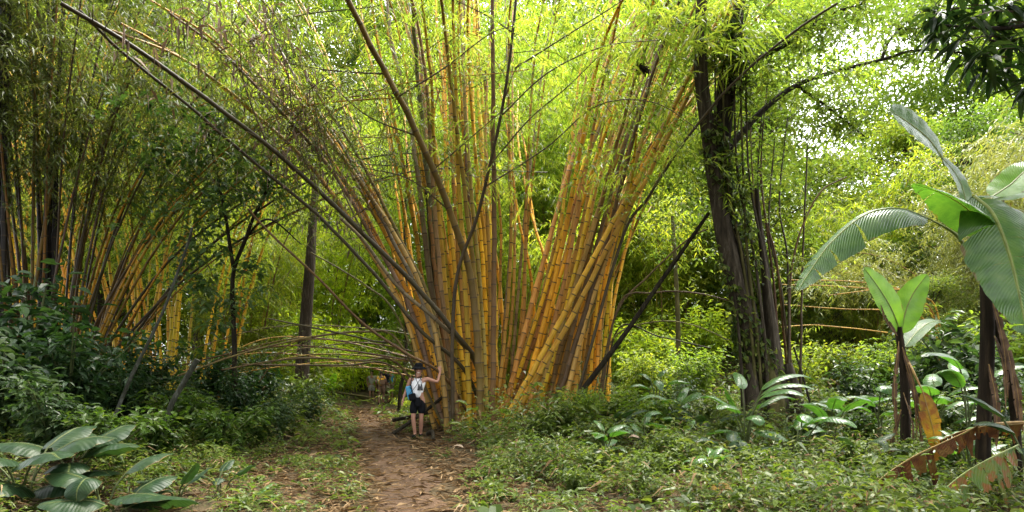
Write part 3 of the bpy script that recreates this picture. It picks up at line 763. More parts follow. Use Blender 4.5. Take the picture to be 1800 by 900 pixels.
def proto_tree(name, leafmat, h=15, crown_r=4.2, z0=4.0, n_cl=60, per=260, L=.26, seed=1):
    random.seed(seed)
    root = thing(name, 'background tree', 'tree', (0, 0, 0))
    tr = MB(); fol = MB()
    top = h * .8
    tr.tube(spline([(0, 0, -.4), (.15, .1, h * .25), (-.1, 0, h * .5), (.1, .05, top)], 16), np.linspace(.26, .06, 16), 9)
    for k in range(n_cl):
        z = z0 + (h - z0) * random.random() ** .85
        f = math.sin(math.pi * min(1, max(.08, (z - z0 + .8) / (h - z0 + 1.2)))) ** .6
        a = random.uniform(0, 6.283); rr = crown_r * f * random.uniform(.35, 1.05)
        c = np.array([math.cos(a) * rr, math.sin(a) * rr, z])
        zt = max(1.5, z - rr * .55); zt = min(zt, top)
        tr.tube(spline([(0, 0, zt), (c * [.5, .5, 0] + [0, 0, zt * .4 + z * .6]), c], 6), np.linspace(.06, .012, 6), 4, cap=False)
        p = int(per * random.uniform(.5, 1.4)); s = random.uniform(.45, .85)
        pos = c + rng.normal(0, 1, (p, 3)) * [s, s, s * .55]
        d = rand_dir(p, -.7, .35)
        rn = np.clip(rng.normal(random.uniform(.3, .7), .2, p), 0, 1)
        add_ovals(fol, pos, d, L * rng.uniform(.6, 1.3, p), L * .42, rn)
    tr.build('trunk', M['bark'], root)
    fol.build('crown', leafmat, root, smooth=False)
    return root

def spot(px, d):
    x = (px - CX) / F * d
    return (x, d, h1(x, d) - .05)

pb1 = proto_bamboo('bamboo_clump', M['bamboo_leaf'], 13, 13, 3)
pb2 = proto_bamboo('bamboo_clump', M['bamboo_leaf'], 11, 10, 5)
pb3 = proto_bamboo('bamboo_clump', M['pale_leaf'], 12, 9, 8)
pt1 = proto_tree('tree', M['tree_leaf'], 15, 4.4, 2.5, 66, 260, .27, 11)
pt2 = proto_tree('tree', M['tree_leaf'], 12, 3.6, 1.2, 66, 260, .23, 12)
pt3 = proto_tree('tree', M['dark_leaf'], 18, 6.8, 8.5, 90, 360, .32, 14)
used = set()
YG = (1.15, 1.25, .9); YL = (1.5, 1.4, .9); LM_LIT = (2.1, 2.0, .9); GR = (1, 1, 1); DG = (.6, .75, .7); OL = (.9, .85, .7)  # strongest lime tint puts the glades' light into the leaf colour
back = [
    # proto, px, depth, scale, tint, label
    (pt1, -40, 27, 1.3, DG, 'olive-leaved tree behind the dark bamboo at the photo left edge'),
    (pt1, 190, 30, 1.35, DG, 'dark-crowned tree high behind the wide-spreading dark bamboo'),
    (pb1, 120, 40, 1.4, YL, 'olive bamboo seen between the two dark-stemmed clumps'),
    (pt1, 345, 42, 1.6, YG, 'broad-crowned tree over the sunlit yellow bamboo'),
    (pb1, 200, 46, 1.7, YG, 'tall yellow-green bamboo far behind the leaning grey pole'),
    (pb2, 425, 25, 1.0, OL, 'drooping olive bamboo behind the dark forked sapling'),
    (pb1, 555, 38, 1.3, LM_LIT, 'bright yellow-green bamboo above the low bent stems'),
    (pb1, 625, 60, 1.9, LM_LIT, 'bright bamboo beyond the hikers on the path'),
    (pb2, 490, 44, 1.3, LM_LIT, 'lime-green bamboo far behind the thick dark trunk'),
    (pt1, 460, 52, 1.8, YG, 'tall tree rising behind the long dark arching stem'),
    (pb1, 770, 32, 1.3, YG, 'bamboo with fine leaves behind the golden clump on its path side'),
    (pt2, 705, 62, 2.1, LM_LIT, 'sunny tree at the far end of the path'),
    (pb1, 825, 42, 1.7, YG, 'tall bamboo directly behind the middle of the golden clump'),
    (pb2, 905, 34, 1.1, YL, 'lime bamboo showing through the gap in the golden clump'),
    (pb1, 1010, 44, 1.7, YG, 'tall bamboo behind the slanting culms of the golden clump'),
    (pb1, 1100, 40, 1.5, YG, 'leafy bamboo behind the far side of the golden clump'),
    (pt2, 1130, 38, 1.2, YL, 'yellow-green tree seen under the leaning dead trunk'),
    (pt1, 1200, 44, 1.6, YG, 'green tree between golden clump and big ivy-clad trunk'),
    (pb2, 1165, 36, 1.2, YL, 'airy bamboo hanging far behind the leaning dead trunk'),
    (pt2, 1325, 36, 1.3, GR, 'leafy tree directly behind the big ivy-clad trunk'),
    (pb2, 1400, 34, .8, YG, 'small yellow-green bamboo under the pale gap in the canopy'),
    (pt2, 1470, 40, .85, YL, 'small sunny tree below the white sky gap'),
    (pb2, 1530, 33, .95, YL, 'yellow bamboo behind the arching banana leaf'),
    (pt2, 1600, 36, 1.05, YL, 'sunny yellow-green tree above the upright banana leaf'),
    (pt2, 1685, 31, 1.05, DG, 'dark round-topped tree on the slope above the pale bamboo'),
    (pb3, 1740, 23, .95, (1.1, 1.05, 1), 'pale grey-green bamboo drooping above the big wet banana leaf'),
    (pb3, 1860, 24, 1.1, (1.1, 1.05, 1), 'pale grey-green bamboo cut by the photo right edge'),
    (pt2, 1640, 22, .42, GR, 'short bushy tree behind the small banana plant'),
    (pt1, 1900, 36, 1.2, YG, 'tall tree behind the pale bamboo at the photo right edge'),
    (pb1, 1270, 45, 1.7, YG, 'highest bamboo far behind the big ivy-clad trunk'),
    (pt1, 60, 44, 1.9, OL, 'highest tree far behind the dark-stemmed clumps'),
    (pt1, 900, 52, 1.9, YG, 'highest tree far behind the golden clump'),
    (pt1, 1110, 52, 1.9, YG, 'tall distant tree beyond the yellow-green tree and leaning trunk'),
    (pb1, 400, 50, 1.8, YG, 'tall distant bamboo beyond the broad-crowned tree'),
]
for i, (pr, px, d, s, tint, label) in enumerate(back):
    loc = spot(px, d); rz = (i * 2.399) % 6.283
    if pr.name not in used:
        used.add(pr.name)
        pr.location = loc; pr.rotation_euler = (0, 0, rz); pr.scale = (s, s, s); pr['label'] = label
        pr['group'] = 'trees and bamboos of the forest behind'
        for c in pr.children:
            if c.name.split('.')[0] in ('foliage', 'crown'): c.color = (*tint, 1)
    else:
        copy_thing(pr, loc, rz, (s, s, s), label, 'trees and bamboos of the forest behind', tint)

def distant_forest():
    """the mass of forest beyond the trees one can tell apart"""
    mb = MB()
    N = 12500
    a = rng.uniform(-.95, .95, N); d = rng.uniform(52, 66, N)
    x = a * d; px = CX + a * F
    z = rng.uniform(0, 1, N) ** .9 * 44 + H(x, d)
    py = HY - (z - EYE) / d * F
    gap = 1.2 * np.exp(-(((px - 1430) / 62) ** 2 + ((py - 180) / 80) ** 2)) + .9 * np.exp(-(((px - 1560) / 85) ** 2 + ((py - 80) / 45) ** 2)) + .8 * np.exp(-(((px - 888) / 30) ** 2 + ((py - 470) / 70) ** 2)) + .8 * np.exp(-(((px - 725) / 40) ** 2 + ((py - 380) / 90) ** 2)) + .7 * np.exp(-(((px - 960) / 40) ** 2 + ((py - 200) / 60) ** 2)) + .7 * np.exp(-(((px - 570) / 40) ** 2 + ((py - 230) / 50) ** 2)) + .8 * np.exp(-(((px - 195) / 45) ** 2 + ((py - 110) / 50) ** 2)) + .6 * np.exp(-(((px - 1385) / 30) ** 2 + ((py - 390) / 60) ** 2))
    # holes come in groups where crowns do not meet
    hole = np.sin(x * .55 + 1.7 * np.sin(z * .31)) * np.cos(z * .47 - x * .21) + .6 * np.sin(x * 1.3 + z * 1.1)
    keep = (rng.random(N) > gap * 1.5) & ((hole < .95) | (rng.random(N) < .25) | (z < 9)) & (py > -60)
    x, d, z = x[keep], d[keep], z[keep]; n = len(x); k = 34
    pos = np.repeat(np.stack([x, d, z], -1), k, 0) + rng.normal(0, 1, (n * k, 3)) * [1.0, 1.0, .6]
    rn = np.clip(np.repeat(rng.normal(.5, .25, n), k) + rng.normal(0, .1, n * k), 0, 1)
    L = rng.uniform(.35, .75, n * k)
    add_kites(mb, pos, rand_dir(n * k, -.9, .2), L, L * .38, rn)
    o = mb.build('distant_forest', M['tree_leaf'], kind='stuff', smooth=False)
    o.color = (1.15, 1.25, .9, 1)
distant_forest()
# trees added so their high crowns shade the foreground (their trunks stand just outside the view)
pt3.location = (-10.5, 5.0, h1(-10.5, 5) - .1); pt3['label'] = 'tall dark tree added for shade whose high crown hangs into the photo upper left corner'
for px, d, sc_, rz_, lab in ((11.0, 4.0, 1.0, 1.0, 'tall dark tree added for shade beside the bananas with its crown high over them'), (-6.0, -6.5, 1.05, 2.0, 'unseen tall dark tree added for shade behind the photographer on the ribbed-leaf side'), (5.5, -7.5, 1.0, 4.0, 'unseen tall dark tree added for shade behind the photographer on the banana side')):
    copy_thing(pt3, (px, d, h1(px, d) - .1), rz_, sc_, lab)

# ---- bushes standing between the big plants
def proto_bush(name, leafmat, h, rad, n_st, n_lf, L, W, seed, lance=False):
    random.seed(seed)
    root = thing(name, 'bush', 'shrub', (0, 0, 0))
    st = MB(); fol = MB()
    for k in range(n_st):
        a = random.uniform(0, 6.283); l = rad * random.uniform(.2, 1.0); hh = h * random.uniform(.55, 1.05)
        c = spline([(0, 0, -.15), (math.cos(a) * l * .3, math.sin(a) * l * .3, hh * .5), (math.cos(a) * l, math.sin(a) * l, hh)], 10)
        st.tube(c, np.linspace(.018, .006, 10) * (1 + h * .25), 5, cap=False)
        m_ = n_lf
        t = rng.uniform(.25, 1, m_); p = np.stack([np.interp(t, np.linspace(0, 1, 10), c[:, i]) for i in range(3)], -1)
        # twigs off the stem carry the leaves
        g = max(1, m_ // 9); tw = rand_dir(g, -.1, .6)[rng.integers(0, g, m_)]
        off = rng.uniform(.05, 1, m_)[:, None] * tw * rad * .42
        p = p + off + rng.normal(0, .03, (m_, 3)); p[:, 2] = np.maximum(p[:, 2], .06)
        d = unit(off) * .7 + rand_dir(m_, -.7, .3)
        rn = np.clip(rng.normal(.5, .22, m_), 0, 1)
        s = L * rng.uniform(.55, 1.25, m_)
        if lance: add_kites(fol, p, d, s, s * W / L, rn)
        else: add_ovals(fol, p, d, s, s * W / L, rn)
    st.build('stem', M['stem'], root)
    fol.build('foliage', leafmat, root, smooth=False)
    return root

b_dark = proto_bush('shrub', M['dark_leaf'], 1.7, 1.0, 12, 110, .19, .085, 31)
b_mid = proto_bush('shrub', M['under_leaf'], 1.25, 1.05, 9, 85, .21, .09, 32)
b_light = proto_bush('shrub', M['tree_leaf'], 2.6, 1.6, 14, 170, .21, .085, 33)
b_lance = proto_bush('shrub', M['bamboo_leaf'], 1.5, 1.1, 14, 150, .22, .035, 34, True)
bushes = [
    (b_dark, 45, 12.4, 1.95, DG, 'tall dark shrub with whorled leaves under the dark bamboo stems at the photo left edge'),
    (b_dark, -10, 10.4, 1.2, GR, 'dark leafy shrub at the photo left edge above the ribbed leaves'),
    (b_dark, 120, 11.6, 1.25, DG, 'dark green shrub lowest in the bank under the wide-spreading dark bamboo'),
    (b_dark, 215, 13.5, .85, DG, 'dark shrub at the foot of the leaning grey pole'),
    (b_dark, 330, 14.5, .75, GR, 'dark shrub behind the short grey stub of a pole'),
    (b_dark, 420, 15.5, .85, DG, 'glossy dark shrub round the foot of the forked sapling'),
    (b_dark, 480, 13.8, .62, GR, 'low dark shrub between forked sapling and path'),
    (b_dark, 545, 17.5, .68, GR, 'dark shrub in front of the thick dark trunk beyond the path bank'),
    (b_dark, 170, 14.5, 1.15, DG, 'dark shrub filling the bank under the wide-spreading bamboo stems'),
    (b_dark, 255, 15.8, 1.2, DG, 'dark shrub behind the leaning grey pole'),
    (b_dark, 375, 17.2, 1.15, DG, 'dark shrub hiding the ground behind the forked sapling'),
    (b_dark, 455, 18.0, 1.1, DG, 'dark shrub under the ends of the low bent stems'),
    (b_dark, 90, 9.6, .8, GR, 'leafy dark shrub right behind the ribbed leaves'),
    (b_mid, 190, 9.4, .75, DG, 'dull green shrub between ribbed leaves and grey stub'),
    (b_mid, 330, 12.6, .85, DG, 'dull green shrub in front of the grey stub'),
    (b_mid, 440, 12.9, .7, DG, 'small dull green shrub on the path bank before the sapling'),
    (b_mid, 500, 15.0, .75, GR, 'small green shrub where the bank meets the litter'),
    (b_mid, 390, 11.5, .75, DG, 'low mid-green shrub halfway along the bank beside the path'),
    (b_mid, 270, 10.2, .72, DG, 'low mid-green shrub behind the ribbed leaves'),
    (b_mid, 510, 19.5, 1.0, GR, 'mid-green shrub beside the far bend of the path'),
    (b_lance, 560, 27, 1.2, LM_LIT, 'bright lime shrub on the bank before the hikers'),
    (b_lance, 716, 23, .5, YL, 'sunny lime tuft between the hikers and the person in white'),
    (b_light, 575, 36, 1.1, LM_LIT, 'sunlit bush behind the lime shrub at the far path'),
    (b_light, 680, 42, 1.2, LM_LIT, 'pale bush closing the far end of the path'),
    (b_lance, 600, 31, 2.2, LM_LIT, 'tall feathery lime shrub in the glade beyond the low bent stems'),
    (b_lance, 520, 33, 2.6, LM_LIT, 'tallest feathery lime shrub in the glade behind the thick dark trunk'),
    (b_lance, 660, 44, 2.6, LM_LIT, 'feathery lime shrub furthest along the path'),
    (b_light, 500, 30, 1.6, LM_LIT, 'sunny bush behind the ends of the low bent stems'),
    (b_light, 610, 34, 1.4, LM_LIT, 'sunny bush above the bank where the path bends'),
    (b_lance, 640, 39, 1.5, LM_LIT, 'bright lime shrub closing the path behind the hikers'),
    (b_lance, 708, 35, 1.3, LM_LIT, 'lime shrub on the clump side of the hikers'),
    (b_light, 545, 25, .9, LM_LIT, 'lime bush close behind the thick dark trunk'),
    (b_light, 460, 26, 1.3, LM_LIT, 'sunny bush behind the forked sapling'),
    (b_light, 1150, 28, 1.3, LM_LIT, 'sunny bush far behind the tall wet shrub plant'),
    (b_light, 1225, 31, 1.6, LM_LIT, 'large sunny bush seen beside the ivy-clad trunk'),
    (b_light, 1090, 32, 1.5, LM_LIT, 'sunny bush behind the far foot of the golden clump'),
    (b_mid, 985, 13.6, .75, GR, 'leafy green sapling bush in front of the slanting golden culms'),
    (b_mid, 940, 13.0, .62, GR, 'small broad-leaved bush at the foot of the golden clump'),
    (b_light, 1025, 14.2, .42, YG, 'bush with serrated light leaves covering the far foot of the golden clump'),
    (b_mid, 1120, 16.5, .85, YG, 'green bush under the leaning dead trunk'),
    (b_mid, 1150, 13.6, .8, YG, 'wet green bush in the clearing before the leaning dead trunk'),
    (b_light, 1130, 21, .85, YL, 'lime bush far behind the leaning dead trunk'),
    (b_light, 1215, 23, .9, YG, 'yellow-green bush beside the ivy-clad trunk'),
    (b_light, 1400, 21, .95, YL, 'sunlit bush behind the thin stems next to the ivy-clad trunk'),
    (b_light, 1480, 25, 1.0, YL, 'sunny bush beneath the arching banana leaf'),
    (b_dark, 1510, 17, 1.15, GR, 'dark glossy bush behind the small banana plant'),
    (b_dark, 1630, 16, 1.35, GR, 'dark glossy bush between the two banana plants'),
    (b_light, 1570, 21, 1.0, YG, 'yellow-tipped bush above the small banana plant'),
    (b_dark, 1700, 15, 1.7, GR, 'tall dark bush with big leaves behind the big banana stem'),
    (b_light, 1790, 18, 1.25, YG, 'yellow-leaved bush behind the big wet banana leaf'),
    (b_mid, 1085, 15.2, .7, YG, 'rounded bush growing against the far foot of the golden clump'),
    (b_dark, 1195, 16.5, .8, GR, 'dark leafy bush in the clearing behind the long wet leaves'),
    (b_mid, 1060, 11.6, .62, GR, 'knee-high bush in the low plants before the golden clump'),
    (b_mid, 1180, 9.6, .55, GR, 'knee-high bush in the middle of the low plants'),
    (b_dark, 1420, 12.2, .55, GR, 'dark knee-high bush between mossy root and young banana'),
    (b_mid, 1480, 9.4, .5, GR, 'leafy tuft before the young banana stem'),
    (b_mid, 1290, 12.6, .62, GR, 'bush of wet leaves before the foot of the ivy-clad trunk'),
    (b_mid, 1560, 8.4, .45, GR, 'leafy tuft behind the long brown dead leaf'),
    (b_dark, 1740, 11.5, .9, GR, 'dark bush right behind the tall banana stem'),
    (b_mid, 1735, 7.5, .42, GR, 'leafy tuft hiding the foot of the tall banana stem'),
    (b_mid, 1600, 9.0, .5, GR, 'leafy tuft hiding the foot of the young banana stem'),
    (b_mid, 1680, 9.4, .55, GR, 'leafy bush between the two banana stems near the dead leaves'),
    (b_mid, 1440, 15, .9, GR, 'green bush beside the mossy root of the ivy-clad trunk'),
    (b_mid, 1240, 15.0, .8, GR, 'low bush at the foot of the ivy-clad trunk'),
    (b_mid, 1530, 12.4, .7, DG, 'low dark bush before the small banana plant'),
    (b_mid, 1670, 13, .9, GR, 'bush with wet leaves between the banana stems'),
    (b_mid, 1040, 9.2, .42, GR, 'light green tuft nearest the path edge in the low plants'),
    (b_mid, 1130, 8.4, .42, GR, 'bright tuft among the low plants before the golden clump'),
    (b_mid, 1340, 8.6, .45, GR, 'small heart-leaved tuft below the mossy root'),
    (b_mid, 1010, 8.0, .3, GR, 'tuft of pointed leaves in the nearest low plants'),
    (b_mid, 1160, 10.5, .4, GR, 'green tuft beside the pale curled leaf'),
]
used2 = set()
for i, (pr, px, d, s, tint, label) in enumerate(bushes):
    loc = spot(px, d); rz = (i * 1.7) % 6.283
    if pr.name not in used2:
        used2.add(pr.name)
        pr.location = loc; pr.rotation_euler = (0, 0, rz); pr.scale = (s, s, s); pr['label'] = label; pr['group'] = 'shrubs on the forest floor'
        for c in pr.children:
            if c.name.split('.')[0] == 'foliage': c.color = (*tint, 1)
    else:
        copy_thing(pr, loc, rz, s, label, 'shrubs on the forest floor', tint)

# ================================================================== RIGHT: IVY-CLAD TREE
def flat_noise(k, sides, seed, amp=.22, lobes=5):
    r = np.random.default_rng(seed)
    ang = np.linspace(0, 2 * np.pi, sides, endpoint=False)[None, :]; t = np.linspace(0, 1, k)[:, None]
    f = np.ones((k, sides))
    for m_ in range(2, 2 + lobes):
        f = f + amp / m_ * np.sin(m_ * ang + r.uniform(0, 6) + r.uniform(-2, 2) * t) + amp * .35 / m_ * np.sin(2.7 * m_ * ang + 9 * t + r.uniform(0, 6))
    return f

def ivy_tree():
    D = 14.5
    base = P(1325, HY, D)
    root = thing('tree', 'big dark trunk clad in climbing ivy with mossy roots at its foot', 'tree', (base[0], base[1], h1(base[0], base[1])))
    g = h1(base[0], base[1]) - .15
    def tr(name, pts, r, sides=14, m='bark', seed=1, amp=.25):
        mb = MB(); c = spline(pts, 40); rr = np.interp(np.linspace(0, 1, 40), np.linspace(0, 1, len(r)), r)
        mb.tube(c, rr, sides, flat=flat_noise(40, sides, seed, amp)); return mb.build(name, M[m], root), c
    def gp(px, d): 
        p = P(px, HY, d); p[2] = h1(p[0], p[1]) - .15; return p
    t1, c1 = tr('trunk', [gp(1335, D), P(1322, 640, D), P(1300, 520, D), P(1275, 400, D), P(1262, 300, D), P(1272, 180, D), P(1290, 60, D), P(1300, -120, D)], [.40, .33, .29, .26, .245, .23, .2, .16], 18, 'dark_bark', 1)
    tr('trunk', [gp(1352, D - .2), P(1330, 620, D - .25), P(1288, 480, D - .35), P(1262, 350, D - .35), P(1245, 230, D - .3), P(1232, 110, D - .3), P(1236, -60, D - .3)], [.30, .24, .18, .16, .15, .14, .1], 12, 'bark', 2)
    tr('trunk', [gp(1378, D - .1), P(1364, 650, D - .15), P(1352, 540, D - .1), P(1338, 420, D), P(1330, 330, D)], [.26, .2, .12, .07, .05], 12, 'bark', 3)
    tr('root', [gp(1362, D - .75), P(1368, 715, D - .6), P(1356, 660, D - .45), P(1340, 600, D - .3)], [.22, .2, .15, .09], 14, 'moss_bark', 4, .3)
    tr('root', [gp(1325, D - .85), P(1326, 720, D - .6), P(1322, 660, D - .45), P(1318, 600, D - .3)], [.22, .17, .13, .08], 10, 'bark', 5, .2)
    tr('root', [gp(1412, D - .3), P(1398, 700, D - .2), P(1382, 640, D - .1)], [.17, .17, .11], 10, 'bark', 6, .2)
    # hanging woody lianas along the trunk
    for i, (a, b) in enumerate(((1290, 1256), (1312, 1270), (1334, 1290), (1322, 1300), (1350, 1310))):
        tr('liana', [gp(a + 22, D - .7), P(a + 10, 600, D - .5), P(a - 8, 450, D - .42), P(b + 6, 300, D - .4), P(b, 90, D - .35)], [.04, .035, .03, .025, .02], 6, ('bark', 'moss_bark')[i % 2], 10 + i, .1)
    # limbs
    lb = [([P(1282, 260, D), P(1340, 195, D + .4), P(1400, 150, D + .7), P(1470, 125, D + 1), P(1550, 105, D + 1.2), P(1600, 90, D + 1.3), P(1660, 88, D + 1.3), P(1730, 100, D + 1.3)], (.075, .025)),
          ([P(1400, 150, D + .7), P(1450, 185, D + .9), P(1490, 215, D + 1.1), P(1520, 240, D + 1.2)], (.045, .015)),
          ([P(1550, 105, D + 1.2), P(1565, 70, D + 1.2), P(1605, 30, D + 1.3), P(1650, 10, D + 1.3)], (.04, .012)),
          ([P(1290, 120, D), P(1380, 80, D - .3), P(1450, 30, D - .4), P(1520, 5, D - .5)], (.05, .02)),
          ([P(1290, 150, D), P(1230, 90, D + .6), P(1180, 20, D + 1), P(1150, -60, D + 1.2)], (.08, .03))]
    cr = MB()
    for i, (pts, r) in enumerate(lb):
        mb = MB(); c = spline(pts, 30); mb.tube(c, np.linspace(r[0], r[1], 30), 8, flat=flat_noise(30, 8, 40 + i, .12)); mb.build('limb', M['dark_bark'], root)
        for k in range(34):
            j = random.randint(6, 29); e = rand_dir(1, -.5, .5)[0]; l = random.uniform(.3, 1.1)
            q = spline([c[j], c[j] + e * l * .6, c[j] + e * l - [0, 0, .15]], 5); cr.tube(q, np.linspace(.012, .004, 5), 3, m=1, cap=False)
            n_ = 34; pos = q[rng.integers(1, 5, n_)] + rng.normal(0, .2, (n_, 3)); s = .13 * rng.uniform(.6, 1.3, n_)
            add_ovals(cr, pos, rand_dir(n_, -.7, .3), s, s * .42, np.clip(rng.normal(random.uniform(.25, .7), .15, n_), 0, 1))
    # dark fine-leaved masses high around the trunk
    for px, py, dd, n, sg in ((1330, 60, 0, 900, 1.0), (1290, 30, .5, 800, 1.0), (1355, 130, .5, 600, .7), (1340, 240, 1, 800, .9), (1375, 300, 1.4, 400, .6), (1230, 20, .8, 500, .8), (1410, 50, .3, 420, .7),
                              (1500, 40, .8, 220, .6), (1365, 400, 2.5, 500, .8), (1200, 260, 2.5, 700, .9), (1210, 400, 3, 600, .9), (1180, 330, 3.2, 500, .9)):
        c = P(px, py, D + dd); cl = c + rng.normal(0, sg, (n // 22, 3))
        pos = np.repeat(cl, 22, 0) + rng.normal(0, .22, (n // 22 * 22, 3)); m_ = len(pos); s = .15 * rng.uniform(.6, 1.3, m_)
        rn = np.clip(np.repeat(rng.normal(.45, .22, len(cl)), 22) + rng.normal(0, .1, m_), 0, 1)
        add_ovals(cr, pos, rand_dir(m_, -.7, .3), s, s * .4, rn)
    o = cr.build('crown', [M['tree_leaf'], M['twig']], root, smooth=False); o.color = (.9, .95, .9, 1)
    # ivy: a climber of its own
    iv = MB(); n_ = 3200
    t = rng.random(n_); idx = (t ** .9 * 31).astype(int) + 2
    pos = c1[idx] + np.stack([rng.uniform(-.5, .5, n_), -rng.uniform(.15, .55, n_), rng.uniform(-.15, .15, n_)], -1)
    pk = np.sin(pos[:, 2] * 2.1 + pos[:, 0] * 4) > -.35
    pos = pos[pk]; m_ = len(pos); s = .13 * rng.uniform(.5, 1.5, m_)
    d = np.stack([rng.normal(0, .6, m_), -np.abs(rng.normal(.5, .3, m_)), rng.normal(-.5, .3, m_)], -1)
    add_ovals(iv, pos, d, s, s * .62, None)
    g_ = thing('climbing_vine', 'ivy with small leaves climbing the big dark trunk', 'vine', tuple(c1[3]))
    for k in range(3):
        vm = MB(); vm.tube(c1[3:34] + np.stack([.30 * np.sin(np.linspace(0, 7 + k, 31) + k * 2), np.full(31, -.36), np.zeros(31)], -1), .014, 5)
        vm.build('stem', M['twig'], g_)
    iv.build('foliage', M['under_leaf'], g_, smooth=False)
ivy_tree()

def slim_stems():
    b = P(1372, HY, 15.2)
    root = thing('bamboo_clump', 'slender dark bamboo stems standing close behind the ivy-clad trunk', 'bamboo', (b[0], b[1], h1(b[0], b[1])))
    fol = MB()
    for bx, ups in ((1378, [(1342, 470), (1325, 330), (1318, 200)]), (1384, [(1352, 480), (1332, 340), (1340, 190)]), (1392, [(1368, 480), (1345, 380), (1330, 250)]), (1400, [(1375, 520), (1352, 400), (1362, 240)]),
                    (1386, [(1385, 470), (1370, 360), (1385, 200)]), (1380, [(1360, 500), (1338, 300), (1352, 120)]), (1395, [(1388, 540), (1400, 430), (1440, 340), (1490, 310)]), (1405, [(1410, 500), (1416, 330), (1420, 250)])):
        o, C = make_culm(ctrl_from(bx, 15.2 + random.uniform(-.3, .3), [(a, b_, 15.3) for a, b_ in ups]), .035, .015, pick(BROWN, DARK, OLIVE), root, .4, 6)
        branchlets(fol, C, 3.5, .25, (.4, 1.0), (3, 5), .18, .028)
    fol.build('foliage', [M['bamboo_leaf'], M['twig']], root, smooth=False)
slim_stems()

# ================================================================== BIG LEAVES
def blade(mb, line, W, nrm, fold=.18, tear=0.0, m=0, droop=.0, tipw=.06, basew=.12, rows=None, prof=.75, hang=0.0, rag=0.0, gap=.16):
    """a long leaf blade along LINE; NRM: direction its upper face looks to. Each side is cut into strips where it is torn."""
    k = rows or 28
    c = spline(line, k); T = unit(np.gradient(c, axis=0)); nrm = unit(np.broadcast_to(np.asarray(nrm, float), (k, 3)))
    S = unit(np.cross(T, nrm)); Nn = np.cross(S, T)
    t = np.linspace(0, 1, k)
    w = W * np.clip(np.sin(np.pi * np.clip(t, 0, 1) ** prof), 0, 1) ** .55
    w = np.maximum(w, W * (basew * (1 - t) + .02 * t))
    for sg in (1, -1):
        cuts = [0]
        while cuts[-1] < k - 1:
            step = random.choice((2, 2, 3, 4, 6, 9)) if random.random() < tear else random.randint(7, 18)
            cuts.append(min(k - 1, cuts[-1] + step))
        if len(cuts) > 2 and cuts[-1] - cuts[-2] < 2: cuts.pop(-2)
        for a, b in zip(cuts[:-1], cuts[1:]):
            idx = np.arange(a, b + 1); n = len(idx); sh = random.uniform(-.5, .5) * tear; dz = random.uniform(0, 1) * tear; gp_ = gap * random.uniform(.0, 1.7); hg = hang * random.uniform(.35, 1.3)
            vs, uv = [], []
            cols = (0, .35, .7, 1.0); ragw = (1 - rag * random.random()) * (1 - .35 * rag * rng.random(n))
            for q in cols:
                ww = w[idx] * q * ragw
                if tear:                                            # close the strip towards its edge
                    mid = .5 * (idx[0] + idx[-1]); ii = mid + (idx - mid) * (1 - min(.9, gp_ * tear) * q)
                    cc = np.stack([np.interp(ii, np.arange(k), c[:, j]) for j in range(3)], -1)
                else: cc = c[idx]
                v = cc + S[idx] * sg * ww[:, None] + Nn[idx] * (fold * ww * (1 - .6 * q))[:, None] + T[idx] * (q * ww * sh * .35)[:, None]
                v[:, 2] -= (droop + .35 * dz) * (ww ** 2) / max(W, 1e-6) + hg * ww
                v = v + Nn[idx] * (.02 * W * np.sin(idx * 1.3 + sg))[:, None] * q
                vs.append(v); uv.append(np.stack([np.full(n, .5 + sg * .5 * q), t[idx]], -1))
            V = np.stack(vs, 1).reshape(-1, 3); UV = np.stack(uv, 1).reshape(-1, 2)
            i = np.arange(n - 1)[:, None] * 4; j = np.arange(3)[None, :]
            qd = np.stack([i + j, i + j + 1, i + 4 + j + 1, i + 4 + j], -1).reshape(-1, 4)
            if sg < 0: qd = qd[:, ::-1]
            mb.add(V, qd, None, UV, m)
    # midrib
    mb.tube(c, np.linspace(max(.006, W * .05), .003, k), 5, m=1, cap=False)

M['midrib'] = simple('midrib', (.16, .19, .05), .4)
M['midrib_dry'] = simple('midrib_dry', (.24, .15, .05), .6)

def leaf_part(root, name, line, W, nrm, m='banana', pet=None, rib='midrib', **kw):
    mb = MB()
    blade(mb, line, W, nrm, **kw)
    if pet is not None:
        c = spline(list(pet) + [np.asarray(line[0], float)], 14)
        mb.tube(c, np.linspace(kw.get('pr', .03), max(.008, W * .05), 14), 7, m=1, cap=False)
    return mb.build(name, [M[m], M[rib]], root)

